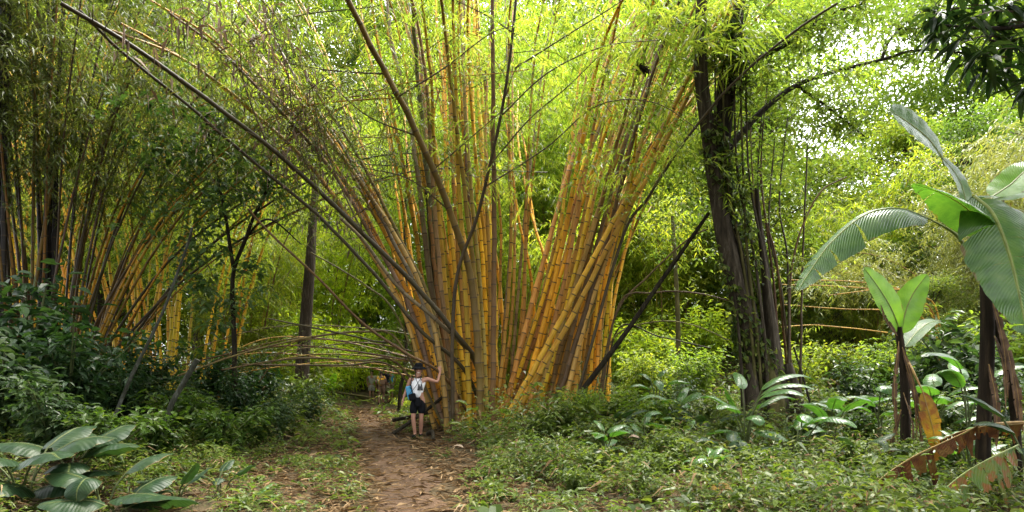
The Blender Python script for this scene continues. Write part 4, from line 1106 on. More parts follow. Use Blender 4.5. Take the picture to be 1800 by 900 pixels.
def big_banana():
    D = 8.3
    b = P(1732, HY, D); g = h1(b[0], b[1])
    root = thing('banana_plant', 'tall banana plant with a dark stem and one huge wet leaf', 'banana plant', (b[0], b[1], g))
    st = MB(); c = spline([np.array([b[0] - .02, D, g - .1]), P(1728, 760, D), P(1735, 620, D), P(1733, 500, D), P(1722, 430, D)], 30)
    st.tube(c, np.interp(np.linspace(0, 1, 30), [0, .2, .7, 1], [.10, .085, .08, .06]), 12, flat=flat_noise(30, 12, 70, .12)); st.build('trunk', M['pseudostem'], root)
    crown = P(1722, 440, D)
    def pp(*q): return [P(*a) for a in q]
    # arching leaf on the left
    leaf_part(root, 'leaf', pp((1632, 384, 8.0), (1580, 366, 7.9), (1520, 378, 7.8), (1462, 425, 7.7), (1425, 475, 7.6), (1402, 512, 7.5)), .21, (-.35, -.75, .75), pet=[crown, P(1706, 450, 8.2), P(1680, 412, 8.1)], tear=.9, fold=.1, droop=.9, rows=44)
    # the huge wet leaf on the right
    leaf_part(root, 'leaf', pp((1712, 345, 7.8), (1745, 375, 7.6), (1772, 440, 7.4), (1790, 510, 7.2), (1806, 590, 7.1)), .46, (-.15, -.75, .65), pet=[crown, P(1715, 390, 8.1)], tear=.6, fold=.06, droop=.3, prof=.62, rows=46)
    # foreshortened one above
    leaf_part(root, 'leaf', pp((1736, 415, 8.0), (1705, 372, 7.7), (1660, 342, 7.4), (1604, 322, 7.2)), .26, (-.2, -.25, 1), pet=[crown], tear=.3, fold=.1, droop=.6)
    # upright leaf in two folds
    leaf_part(root, 'leaf', pp((1700, 372, 8.3), (1692, 330, 8.4), (1676, 300, 8.45), (1655, 276, 8.5)), .20, (.5, -.85, .2), pet=[crown, P(1712, 400, 8.3)], fold=.15, m='banana')
    leaf_part(root, 'leaf', pp((1655, 276, 8.5), (1632, 245, 8.5), (1600, 218, 8.4), (1562, 193, 8.2)), .30, (.45, -.75, .3), pet=[P(1662, 290, 8.5)], fold=.2, m='banana', prof=.9)
    # bright ones to the right
    leaf_part(root, 'leaf', pp((1745, 345, 8.8), (1775, 325, 8.9), (1810, 295, 9), (1850, 285, 9.1)), .24, (0, -.6, .8), pet=[crown], fold=.1, m='banana_young')
    leaf_part(root, 'leaf', pp((1748, 350, 8.9), (1790, 338, 9), (1840, 345, 9.1), (1890, 380, 9.2)), .22, (0, -.6, .8), pet=[crown], fold=.1, m='banana_young')
    # dry sheaths and dead leaves hanging beside the stem
    for k, (x0, y0, x1, y1) in enumerate(((1742, 520, 1772, 700), (1752, 560, 1788, 735), (1748, 590, 1768, 720), (1738, 640, 1752, 790), (1760, 600, 1798, 760))):
        o = leaf_part(root, 'dry_leaf', pp((x0, y0, 8.2), ((x0 + x1) / 2 + 6, (y0 + y1) / 2 - 10, 8.1), (x1, y1, 8.1)), .06, (random.uniform(-.5, .5), -1, .1), m='dry_big', rib='midrib_dry', tear=.9, fold=.5, rag=.5)
    st = MB(); c = spline([P(1790, 800, 8.5), P(1778, 690, 8.4), P(1757, 590, 8.35), P(1738, 500, 8.3)], 24)
    b2 = c[0].copy(); c[0][2] = h1(b2[0], b2[1]) - .1
    st.tube(c, np.linspace(.05, .035, 24), 10, flat=flat_noise(24, 10, 71, .2)); st.build('dry_stem', M['pseudostem'], root)
M['dry_big'] = leaf_mat('dry_big', [(.05, .03, .018), (.10, .06, .035), (.19, .12, .075)], trans=.12, tmul=(1.3, 1.1, .9), rough=.7, spec=.2, ribs=.7, rib_freq=24, big=True)
big_banana()

def small_banana():
    D = 9.6
    b = P(1592, HY, D); g = h1(b[0], b[1])
    root = thing('banana_plant', 'young banana plant with two upright bright green leaves on a shaggy dark stem', 'banana plant', (b[0], b[1], g))
    def pp(*q): return [P(*a) for a in q]
    st = MB(); c = spline([np.array([b[0], D, g - .1]), P(1591, 740, D), P(1590, 660, D), P(1582, 600, D), P(1578, 575, D)], 24)
    st.tube(c, np.linspace(.085, .05, 24), 12, flat=flat_noise(24, 12, 72, .15)); st.build('trunk', M['pseudostem'], root)
    leaf_part(root, 'leaf', pp((1582, 582, D), (1568, 545, D - .1), (1546, 508, D - .15), (1518, 470, D - .2)), .23, (.25, -1, .15), m='banana_young', fold=.15, pet=[P(1580, 600, D)], prof=.85)
    leaf_part(root, 'leaf', pp((1584, 586, D), (1592, 548, D + .05), (1606, 515, D + .1), (1630, 482, D + .1)), .22, (-.4, -1, .15), m='banana_young', fold=.3, pet=[P(1582, 600, D)], prof=.8)
    leaf_part(root, 'leaf', pp((1590, 610, D), (1615, 580, D + .3), (1640, 565, D + .5), (1668, 572, D + .6)), .13, (.0, -.5, .9), m='banana', fold=.2, pet=[P(1584, 620, D)])
    for k, (x0, y0, x1, y1, x2, y2) in enumerate(((1586, 610, 1606, 680, 1612, 770), (1580, 600, 1572, 690, 1578, 780), (1592, 640, 1614, 720, 1622, 800), (1577, 590, 1556, 560, 1548, 535), (1588, 690, 1604, 750, 1600, 810), (1584, 720, 1566, 780, 1556, 840))):
        leaf_part(root, 'dry_leaf', pp((x0, y0, D - .1), (x1, y1, D - .2), (x2, y2, D - .2)), .05, (random.uniform(-.6, .6), -1, .1), m='dry_big', rib='midrib_dry', tear=.9, fold=.6, rag=.6)
    leaf_part(root, 'yellow_leaf', pp((1622, 688, D - .3), (1634, 730, D - .4), (1642, 765, D - .4), (1644, 800, D - .4)), .15, (-.2, -1, .1), m='banana_yellow', rib='midrib_dry', fold=.1, rag=.35, tear=.4, pet=[P(1592, 630, D), P(1606, 655, D - .2)])
small_banana()

def fallen_leaves():
    def pp(*q): return [P(*a) for a in q]
    r = thing('banana_leaf', 'long brown dead banana leaf sagging over the low plants under the banana stems', 'leaf', tuple(P(1760, 745, 7.4)))
    leaf_part(r, 'blade', pp((1720, 748, 7.4), (1670, 772, 7.2), (1610, 800, 7.0), (1560, 832, 6.8), (1515, 872, 6.6), (1480, 915, 6.5)), .12, (-.1, -.35, 1), m='banana_dead', rib='midrib_dry', tear=1.0, fold=.0, hang=3.4, rag=.6, rows=60, gap=.45)
    mb = MB(); mb.tube(spline(pp((1880, 755, 7.9), (1800, 742, 7.7), (1720, 748, 7.4)), 10), np.linspace(.02, .014, 10), 6); mb.build('stalk', M['midrib_dry'], r)
    r = thing('banana_leaf', 'brown dead banana leaf piece bent across the base of the tall banana plant', 'leaf', tuple(P(1790, 745, 7.9)))
    leaf_part(r, 'blade', pp((1800, 745, 7.9), (1740, 748, 7.9), (1690, 758, 7.9), (1650, 775, 7.8)), .08, (0, -.35, 1), m='banana_dead', rib='midrib_dry', tear=1.0, fold=.0, hang=3.4, rag=.6, rows=50, gap=.45)
    r = thing('banana_leaf', 'half green half brown banana leaf drooping at the photo bottom right corner', 'leaf', tuple(P(1790, 780, 6.6)))
    leaf_part(r, 'blade', pp((1790, 782, 6.8), (1740, 806, 6.6), (1690, 835, 6.5), (1650, 872, 6.3), (1625, 920, 6.2)), .19, (-.2, -.4, 1), m='banana_half', rib='midrib', tear=.9, fold=.0, hang=2.4, rag=.6, rows=44, gap=.35)
fallen_leaves()

def broad_plant(label, px, d, leaves, m='ribbed', group=None, cat='plant', name='broadleaf_plant', rr=.012):
    """leaves: (azimuth deg, petiole length, petiole pitch, blade length, half width, end pitch) each a part of its own"""
    b = np.array(spot(px, d)); b[2] += .03
    root = thing(name, label, cat, tuple(b), group)
    for az, pl, pp_, bl, hw, ep in leaves:
        a = R(az); hd = np.array([math.sin(a), -math.cos(a), 0])      # 0 = towards the camera, 90 = to the right
        p = b + rng.normal(0, .03, 3) * [1, 1, 0]
        p0 = p.copy(); th = R(pp_); e = p + (hd * math.cos(th) + np.array([0, 0, math.sin(th)])) * pl
        line = [e]; k = 7
        for i in range(1, k + 1):
            q = th * .75 + (R(ep) - th * .75) * i / k
            line.append(line[-1] + (hd * math.cos(q) + np.array([0, 0, math.sin(q)])) * bl / k + rng.normal(0, .006, 3))
        mid = (th * .75 + R(ep)) / 2
        nr = -hd * math.sin(mid) + np.array([0, 0, math.cos(mid)]) + rng.normal(0, .16, 3)
        mb = MB(); blade(mb, line, hw, nr, fold=.22, m=0, droop=.5, prof=.8, rows=22)
        mid_ = p0 * .45 + e * .55 + np.array([0, 0, .06 * pl]) - hd * .06 * pl
        mb.tube(spline([p0 - [0, 0, .08], mid_, e], 10), rr, 5, m=1, cap=False)
        mb.build('leaf', [M[m], M['stem']], root)
    return root

g1 = 'big-leaved plants near the camera'
broad_plant('big ribbed-leaf plant in the photo bottom left corner', 40, 7.3, [(60, 0.58, 62, .75, 0.29, -20), (-40, 0.47, 60, .7, 0.30, -18), (120, 0.62, 66, .75, 0.29, -13), (20, 0.35, 50, .7, 0.28, -28), (-90, 0.55, 60, .7, 0.27, -18), (170, 0.70, 68, .7, 0.29, -8), (85, 0.31, 40, .65, 0.25, -23), (0, 0.55, 70, .6, 0.28, -43)], group=g1)
broad_plant('ribbed-leaf plant with wide dark leaves held flat behind the corner plant', 130, 7.9, [(80, 0.56, 65, .75, 0.29, -16), (-70, 0.56, 66, .8, 0.30, -16), (150, 0.66, 70, .65, 0.27, -3), (30, 0.47, 58, .6, 0.25, -38), (-150, 0.62, 66, .65, 0.27, -8), (60, 0.35, 50, .6, 0.25, -18)], group=g1)
broad_plant('ribbed-leaf plant with one leaf hanging down towards the camera', 175, 6.9, [(5, 0.41, 75, .46, 0.16, -93), (70, 0.31, 35, .8, 0.22, -18), (-100, 0.35, 60, .6, 0.25, -18), (140, 0.47, 65, .6, 0.25, -8)], group=g1)
broad_plant('low ribbed plant spreading one long leaf along the photo bottom edge', 215, 6.75, [(78, 0.16, 40, .95, 0.22, -14), (-60, 0.20, 45, .6, 0.20, -18), (150, 0.27, 60, .5, 0.19, -8)], group=g1)
broad_plant('small plant with two upright wavy leaves beside the leaf litter', 315, 7.6, [(55, .22, 60, .46, .085, 35), (-60, .2, 55, .35, .08, 0), (140, .2, 60, .35, .08, 20), (10, .2, 40, .3, .07, -20)], group=g1)
broad_plant('small plant with grey-green oval leaves between ribbed plants and path', 385, 7.9, [(20, .2, 65, .32, .08, -40), (-70, .25, 60, .3, .08, 0), (100, .25, 60, .32, .08, 10), (170, .3, 70, .3, .08, 10)], group=g1)
broad_plant('tiny broad-leaved seedling near the bottom edge beside the path litter', 450, 7.2, [(60, .1, 50, .3, .075, 0), (-50, .12, 50, .28, .07, 0), (150, .15, 60, .26, .07, 0)], 'glossy', group=g1)
g2 = 'glossy broad-leaved plants in the clearing'
broad_plant('glossy plant with long arching leaves in front of the mossy root', 1312, 10.8, [(70, 1.2, 80, 1.0, .12, -35), (95, 1.3, 78, 1.1, .12, -30), (40, 1.1, 78, .9, .14, -30), (-60, .9, 76, .6, .15, -35), (170, 1.3, 82, .8, .12, -5), (110, 1.0, 72, .9, .11, -25), (-120, 1.0, 76, .6, .12, -20), (0, .8, 74, .55, .14, -55)], 'glossy', g2)
broad_plant('upright plant with one tall bright leaf against the ivy-clad trunk', 1308, 13.2, [(-60, .5, 80, 1.0, .10, 55), (30, .8, 75, .6, .1, 10), (120, .7, 75, .5, .1, 0)], 'glossy', g2)
broad_plant('plant with three drooping glossy leaves below the ivy-clad trunk', 1285, 9.9, [(-70, .5, 65, .7, .14, -40), (0, .5, 70, .5, .14, -60), (80, .4, 50, .6, .13, -20), (-20, .25, 50, .5, .13, -35), (160, .5, 70, .5, .12, -10)], 'ribbed', g2)
broad_plant('plant with long wet leaves slanting over the clearing near the glossy plant', 1205, 11.3, [(60, .5, 55, .8, .1, -25), (-100, .5, 65, .6, .1, -10), (-30, .4, 60, .6, .1, -30), (150, .5, 70, .5, .09, 0)], 'glossy', g2)
broad_plant('tall wet shrub plant with hanging leaves under the leaning dead trunk', 1155, 14.2, [(0, 1.3, 86, .55, .12, -75), (70, 1.3, 80, .6, .12, -40), (-70, 1.2, 80, .6, .12, -40), (150, 1.5, 84, .5, .11, -20), (-140, 1.4, 84, .5, .11, -20), (30, .9, 75, .6, .12, -50), (-30, .9, 75, .55, .12, -50)], 'glossy', g2)
broad_plant('plant with round grey leaf and thin tall stalks between ivy-clad trunk and young banana', 1545, 10.8, [(-10, 1.35, 88, .42, .17, -70), (-80, 1.05, 84, .6, .11, -15), (60, 1.2, 84, .45, .13, -20), (20, .9, 84, .4, .1, -40)], 'glossy', g2)
broad_plant('cluster of wet heart leaves on tall stalks behind the young banana', 1640, 11.0, [(-50, 1.25, 84, .55, .17, -15), (40, 1.25, 82, .55, .17, -20), (-10, 1.1, 82, .5, .17, -35), (80, 1.0, 78, .65, .15, -25), (-90, 1.0, 80, .55, .15, -15), (150, 1.4, 86, .5, .15, 0), (60, .8, 70, .6, .15, -30)], 'glossy', g2)
broad_plant('plant with two long pale leaves reaching out behind the tall banana stem', 1700, 10.2, [(-75, 1.7, 84, .95, .14, -25), (-60, 1.4, 82, .9, .13, -20), (80, 1.5, 80, .9, .13, -20), (160, 1.5, 84, .7, .13, 0)], 'glossy', g2)
broad_plant('dark ribbed plant with a round leaf at the photo right edge', 1815, 7.4, [(-40, .75, 70, .45, .17, -55), (-80, .9, 74, .6, .13, -15), (-100, 1.1, 74, .6, .12, 10), (20, .6, 60, .5, .16, -40)], 'ribbed', g2)
for px_, d_, sc_, mt_, lab_ in ((1130, 11.8, .8, 'glossy', 'glossy plant standing alone before the tall wet shrub plant'), (1240, 12.6, 1.0, 'ribbed', 'dull ribbed plant before the foot of the ivy-clad trunk'), (1400, 10.2, .9, 'glossy', 'glossy plant a step to the banana side of the long-leaved plant'),
        (1460, 11.6, 1.1, 'glossy', 'glossy plant halfway between mossy root and young banana'), (1510, 9.2, .7, 'ribbed', 'low ribbed plant before the young banana'), (1060, 10.4, .7, 'glossy', 'small glossy plant in the low plants nearest the golden clump'),
        (1700, 8.6, .8, 'glossy', 'glossy plant beside the tall banana stem above the dead leaves'), (1250, 8.4, .6, 'glossy', 'small glossy plant near the yellow leaf on the ground'), (1490, 13.4, 1.2, 'glossy', 'tall glossy plant under the arching banana leaf'),
        (1080, 12.8, .8, 'ribbed', 'ribbed plant at the foot of the rounded bush by the clump'), (1190, 13.4, 1.1, 'glossy', 'upright glossy plant in the middle of the clearing')):
    a0_ = random.uniform(0, 360)
    broad_plant(lab_, px_, d_, [(a0_ + 57 * i_ + random.uniform(-15, 15), sc_ * random.uniform(.45, .95), random.uniform(66, 84), sc_ * random.uniform(.5, .8), sc_ * random.uniform(.09, .15), random.uniform(-50, 0)) for i_ in range(random.randint(5, 8))], mt_, g2)
broad_plant('low fern-like plant at the bottom before the fallen brown leaf', 1440, 7.8, [(70, .15, 45, .6, .1, -15), (-70, .2, 45, .5, .1, -15), (10, .15, 50, .4, .1, -20), (150, .2, 55, .45, .1, 0)], 'ribbed', g2)
broad_plant('light green seedling with round leaves at the bottom below the glossy plant', 1375, 8.2, [(50, .25, 60, .22, .1, -20), (-60, .25, 60, .22, .1, -20), (0, .3, 70, .22, .1, -40), (150, .3, 75, .2, .1, 0)], 'banana_young', g2)
broad_plant('bright young banana-like plant beyond the bank before the hikers', 575, 27, [(-30, .5, 82, 1.0, .2, 40), (40, .5, 82, 1.1, .2, 40), (80, .5, 75, .9, .18, 0), (-80, .5, 75, .9, .18, 0)], 'banana_young', g2)

# ================================================================== LEFT: sapling, poles, trunks
def small_things():
    def pp(*q): return [P(*a) for a in q]
    # forked dark sapling
    b = np.array(spot(412, 15.6)); root = thing('tree', 'dark forked sapling with small leaves standing between bamboo and path', 'tree', tuple(b))
    for pts, r0, r1 in ((pp((410, 690, 15.6), (412, 610, 15.6), (408, 520, 15.6), (412, 470, 15.6), (432, 420, 15.6), (446, 380, 15.5), (470, 330, 15.4), (480, 250, 15.2)), .075, .03),
                        (pp((410, 470, 15.6), (404, 430, 15.6), (398, 390, 15.5), (380, 300, 15.2), (360, 200, 15.0)), .05, .02),
                        (pp((432, 420, 15.6), (452, 395, 15.6), (480, 388, 13.5), (530, 430, 15.8)), .03, .012)):
        pts[0] = pts[0] if r0 < .07 else np.array([b[0], b[1], b[2] - .1])
        mb = MB(); mb.tube(spline(pts, 26), np.linspace(r0, r1, 26), 8, flat=flat_noise(26, 8, 80, .1)); mb.build('trunk', M['dark_bark'], root)
    cr = MB()
    for px, py, d, n, s in ((345, 230, 15.0, 350, .7), (325, 330, 15.0, 308, .65), (400, 210, 15.1, 266, .6), (370, 320, 15.0, 294, .6), (335, 420, 15.1, 154, .4), (440, 330, 15.4, 196, .5), (290, 240, 14.8, 154, .5), (400, 520, 15.4, 154, .35), (385, 540, 15.3, 126, .3), (490, 310, 15.4, 196, .5), (455, 500, 15.5, 98, .3), (350, 480, 15.2, 126, .35)):
        cl = P(px, py, d) + rng.normal(0, s, (n // 14, 3)); pos = np.repeat(cl, 14, 0) + rng.normal(0, .14, (n // 14 * 14, 3)); m_ = len(pos); L = .19 * rng.uniform(.6, 1.3, m_)
        add_ovals(cr, pos, rand_dir(m_, -.7, .2), L, L * .5, np.clip(np.repeat(rng.normal(.5, .2, len(cl)), 14) + rng.normal(0, .12, m_), 0, 1))
        for q in cl[::4]:
            e = P(395, max(230, py + 60), 15.4); cr.tube(spline([e * .35 + q * .65 + [0, 0, .1], q], 4), np.linspace(.012, .005, 4), 3, m=1, cap=False)
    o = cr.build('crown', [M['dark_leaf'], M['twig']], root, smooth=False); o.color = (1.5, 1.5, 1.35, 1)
    # leaning pale pole
    def pole(label, pts, r0, r1, m, name='leaning_trunk', cat='trunk', sides=8):
        c = spline(pts, 26); c[0][2] = h1(c[0][0], c[0][1]) - .12
        mb = MB(); mb.tube(c, np.linspace(r0, r1, 26), sides, flat=flat_noise(26, sides, int(pts[0][0] * 7) % 97, .13))
        tag(mb.build(name, M[m]), label, cat)
    pole('pale grey lichen-spotted pole leaning over the left shrubs', pp((190, 760, 11.5), (232, 660, 11.5), (262, 600, 11.5), (290, 540, 11.5), (312, 480, 11.5), (330, 430, 11.4), (338, 400, 11.3)), .034, .02, 'grey_bark')
    pole('short grey broken stub slanting up among the dark shrubs', pp((285, 770, 11.2), (300, 715, 11.2), (322, 675, 11.2), (347, 632, 11.2)), .04, .045, 'grey_bark')
    pole('leaning dead black trunk propped between clump and ivy-clad trunk', pp((1020, 690, 15.2), (1042, 662, 15.2), (1100, 585, 15), (1152, 508, 14.8), (1200, 440, 14.6), (1246, 374, 14.3)), .07, .04, 'dark_bark')
    pole('thick dark tree trunk standing behind the low bent stems', pp((528, 700, 21), (532, 640, 21), (538, 560, 21), (545, 470, 21), (555, 330, 21.5), (575, 200, 22)), .25, .08, 'bark', 'tree', 'tree', 12)
    pole('dark thin trunk upright behind the person in white', pp((700, 700, 22), (712, 640, 22), (714, 560, 22), (712, 420, 22), (716, 250, 22)), .07, .04, 'dark_bark', 'tree', 'tree')
    pole('brown stump-like trunk beyond the hikers', pp((632, 700, 38), (634, 640, 38), (636, 590, 38), (637, 560, 38)), .24, .2, 'bark', 'tree', 'tree', 10)
    pole('slim dark trunk far behind the leaning dead trunk', pp((1190, 660, 26), (1192, 600, 26), (1190, 520, 26), (1182, 380, 26)), .11, .07, 'moss_bark', 'tree', 'tree')
    # dead sticks and logs on the ground
    def stick(label, a, b_, r, m, name='fallen_branch', lift=.05):
        A, B = np.array(a), np.array(b_)
        mb = MB(); c = spline([A, (A + B) / 2 + rng.normal(0, .05, 3), B], 12); mb.tube(c, np.linspace(r, r * .7, 12), 7, flat=flat_noise(12, 7, 5, .15)); tag(mb.build(name, M[m]), label, 'branch')
    def G(px, d, z=.05): q = P(px, HY, d); q[2] = h1(q[0], q[1]) + z; return q
    stick('dark dead branch propped on the clump behind the person', G(690, 15.2, .06), P(785, 692, 15.7), .055, 'dark_bark')
    stick('thin dark stick lying crosswise behind the person in white', G(690, 17, .25), G(800, 16.4, .45), .05, 'dark_bark')
    stick('short dark stub lying at the edge of the path by the person', G(752, 14.4, .12), G(762, 13.8, .05), .06, 'dark_bark')
    stick('mossy brown log half hidden at the foot of the golden clump', G(965, 13.9, .1), G(1035, 14.5, .16), .07, 'moss_bark')
    stick('brown rotten log lying in the low plants of the clearing', G(1120, 13.2, .15), G(1185, 13.0, .12), .07, 'bark')
    stick('black branch lying along the far foot of the clump', G(1000, 14.6, .55), G(1075, 15.2, .35), .045, 'dark_bark')
    stick('pale bamboo pole lying across the far end of the path', G(560, 27, .5), G(655, 27.5, .45), .05, 'moss_bark')
    stick('dark stick slanting beside the mossy root', G(1440, 13.6, .05), P(1395, 610, 14.2), .03, 'dark_bark')
    bb = np.array(spot(1660, 20.5)); rt = thing('bamboo_clump', 'yellow culms bowed over flat behind the young banana on the sunny slope', 'bamboo', tuple(bb))
    fo = MB()
    for ups in (((1640, 560), (1590, 512), (1500, 495), (1380, 492)), ((1645, 565), (1600, 522), (1500, 505), (1370, 500)), ((1635, 580), (1580, 548), (1480, 543), (1370, 535)), ((1650, 560), (1620, 520), (1560, 508), (1450, 520)), ((1640, 600), (1560, 585), (1440, 572), (1370, 575))):
        o, C = make_culm(ctrl_from(1660, 20.5, [(a_, b_, 20.4 - .2 * i) for i, (a_, b_) in enumerate(ups)]), .03, .014, (.36, .21, .03), rt, .4, 7); branchlets(fo, C, .5, .35, (.3, .8), (2, 4), .2, .03)
    fo.build('foliage', [M['bamboo_leaf'], M['twig']], rt, smooth=False)
    # small marks: nest, curled leaf, yellow leaves
    mb = MB(); c = P(1130, 120, 13.6); add_kites(mb, c + rng.normal(0, 1, (60, 3)) * [.05, .04, .045] - np.array([.0, 0, .0]), rand_dir(60, -1.2, .3), .11, .04, droop=.3); mb.tube([c + [-.08, 0, .06], c + [-.03, 0, .03], c + [.03, 0, -.02], c + [.08, 0, -.07]], [.02, .05, .06, .03], 9, flat=flat_noise(4, 9, 9, .4)); mb.tube(spline([c + [0, 0, .02], c + [.1, .1, .5], c + [.45, .3, 1.3]], 8), .008, 4); tag(mb.build('nest', M['dark_bark']), 'small black nest of dead leaves hanging among the upper right leaves', 'nest')
    mb = MB(); blade(mb, [G(1104, 11.2, .42), G(1112, 11.1, .47), G(1124, 11.0, .44)], .035, (0, -.6, .8), fold=.5, rows=10); tag(mb.build('curled_leaf', [M['pale_dry'], M['midrib_dry']]), 'pale whitish curled leaf caught on the low plants', 'leaf')
    mb = MB(); blade(mb, [G(1250, 7.2, .2), G(1268, 7.1, .24), G(1290, 7.0, .15)], .08, (0, -.7, .8), fold=.3, rows=10); tag(mb.build('fallen_leaf', [M['banana_yellow'], M['midrib_dry']]), 'yellow leaf in the low plants at the photo bottom edge', 'leaf')
    mb = MB(); blade(mb, [G(795, 12.6, .04), G(806, 12.5, .07), G(815, 12.4, .04)], .045, (0, -.3, 1), fold=.4, rows=10); tag(mb.build('fallen_leaf', [M['pale_dry'], M['midrib_dry']]), 'pinkish pale sheath on the litter right of the person', 'leaf')
M['pale_dry'] = leaf_mat('pale_dry', [(.28, .20, .14), (.40, .32, .25)], trans=.2, rough=.6, big=True)
small_things()

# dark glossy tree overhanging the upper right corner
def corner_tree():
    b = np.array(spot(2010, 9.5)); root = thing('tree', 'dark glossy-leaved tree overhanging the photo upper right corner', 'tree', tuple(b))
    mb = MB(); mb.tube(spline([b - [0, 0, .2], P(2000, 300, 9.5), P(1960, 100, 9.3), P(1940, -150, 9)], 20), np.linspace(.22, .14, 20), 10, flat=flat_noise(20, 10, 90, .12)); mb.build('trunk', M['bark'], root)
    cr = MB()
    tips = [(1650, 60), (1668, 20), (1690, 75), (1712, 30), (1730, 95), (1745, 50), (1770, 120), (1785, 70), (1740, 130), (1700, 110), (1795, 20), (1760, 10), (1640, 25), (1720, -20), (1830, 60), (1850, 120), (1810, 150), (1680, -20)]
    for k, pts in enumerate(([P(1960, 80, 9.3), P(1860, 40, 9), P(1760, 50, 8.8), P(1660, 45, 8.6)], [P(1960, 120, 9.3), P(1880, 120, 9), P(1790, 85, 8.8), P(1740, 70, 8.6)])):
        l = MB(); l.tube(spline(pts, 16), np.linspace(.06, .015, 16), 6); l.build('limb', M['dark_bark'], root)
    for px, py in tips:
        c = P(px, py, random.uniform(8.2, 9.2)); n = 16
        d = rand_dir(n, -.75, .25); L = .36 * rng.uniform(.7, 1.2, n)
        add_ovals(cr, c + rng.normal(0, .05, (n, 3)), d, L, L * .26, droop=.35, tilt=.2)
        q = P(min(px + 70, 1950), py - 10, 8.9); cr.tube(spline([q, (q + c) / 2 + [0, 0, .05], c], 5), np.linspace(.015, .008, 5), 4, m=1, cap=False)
    o = cr.build('crown', [M['dark_leaf'], M['twig']], root, smooth=False); o.color = (.5, .55, .55, 1)  # leaf tint darkened so the crown reads as a backlit silhouette
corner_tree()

# ================================================================== PEOPLE
def skin_mesh(name, verts, edges, rad, material, parent, root=0, sub=2):
    me = bpy.data.meshes.new(name + '_base'); w0 = woff(parent); me.from_pydata([tuple(np.asarray(v) - w0) for v in verts], edges, [])
    ob = bpy.data.objects.new(name + '_base', me); COL.objects.link(ob)
    sk = ob.modifiers.new('skin', 'SKIN'); sk.use_smooth_shade = True
    for i, r in enumerate(rad):
        r = (r, r) if np.isscalar(r) else r
        me.skin_vertices[0].data[i].radius = r
        me.skin_vertices[0].data[i].use_root = (i == root)
    sb = ob.modifiers.new('sub', 'SUBSURF'); sb.levels = sub; sb.render_levels = sub
    dg = bpy.context.evaluated_depsgraph_get(); dg.update()
    nm = bpy.data.meshes.new_from_object(ob.evaluated_get(dg))
    bpy.data.objects.remove(ob); bpy.data.meshes.remove(me)
    nm.name = name; nm.materials.clear(); nm.materials.append(material)
    for p in nm.polygons: p.use_smooth = True
    o = bpy.data.objects.new(name, nm); COL.objects.link(o); o.parent = parent
    return o

M['skin'] = simple('skin', (.34, .175, .115), .5, .4, .08); M['skin_dark'] = simple('skin_dark', (.14, .07, .045), .5, .4, .08)
M['white_cloth'] = simple('white_cloth', (.80, .80, .82), .8, .2, .06, 8); M['black_cloth'] = simple('black_cloth', (.006, .0065, .008), .8, .1, .3)
M['orange_cloth'] = simple('orange_cloth', (.72, .38, .045), .85, .2, .12); M['navy_cloth'] = simple('navy_cloth', (.02, .022, .035), .8, .2, .2); M['blue_cloth'] = simple('blue_cloth', (.06, .25, .42), .75, .3, .12)
M['khaki'] = simple('khaki', (.24, .21, .15), .85, .2, .15); M['grey_cloth'] = simple('grey_cloth', (.34, .33, .30), .85, .2, .12); M['brown_cloth'] = simple('brown_cloth', (.13, .08, .05), .85, .2, .15)
M['hair'] = simple('hair', (.018, .012, .009), .6); M['eye'] = simple('eye', (.02, .015, .012), .3); M['teeth'] = simple('teeth', (.75, .70, .65), .4, var=.03)
M['black_plastic'] = simple('black_plastic', (.012, .012, .013), .35, .5); M['strap'] = simple('strap', (.02, .02, .022), .7)

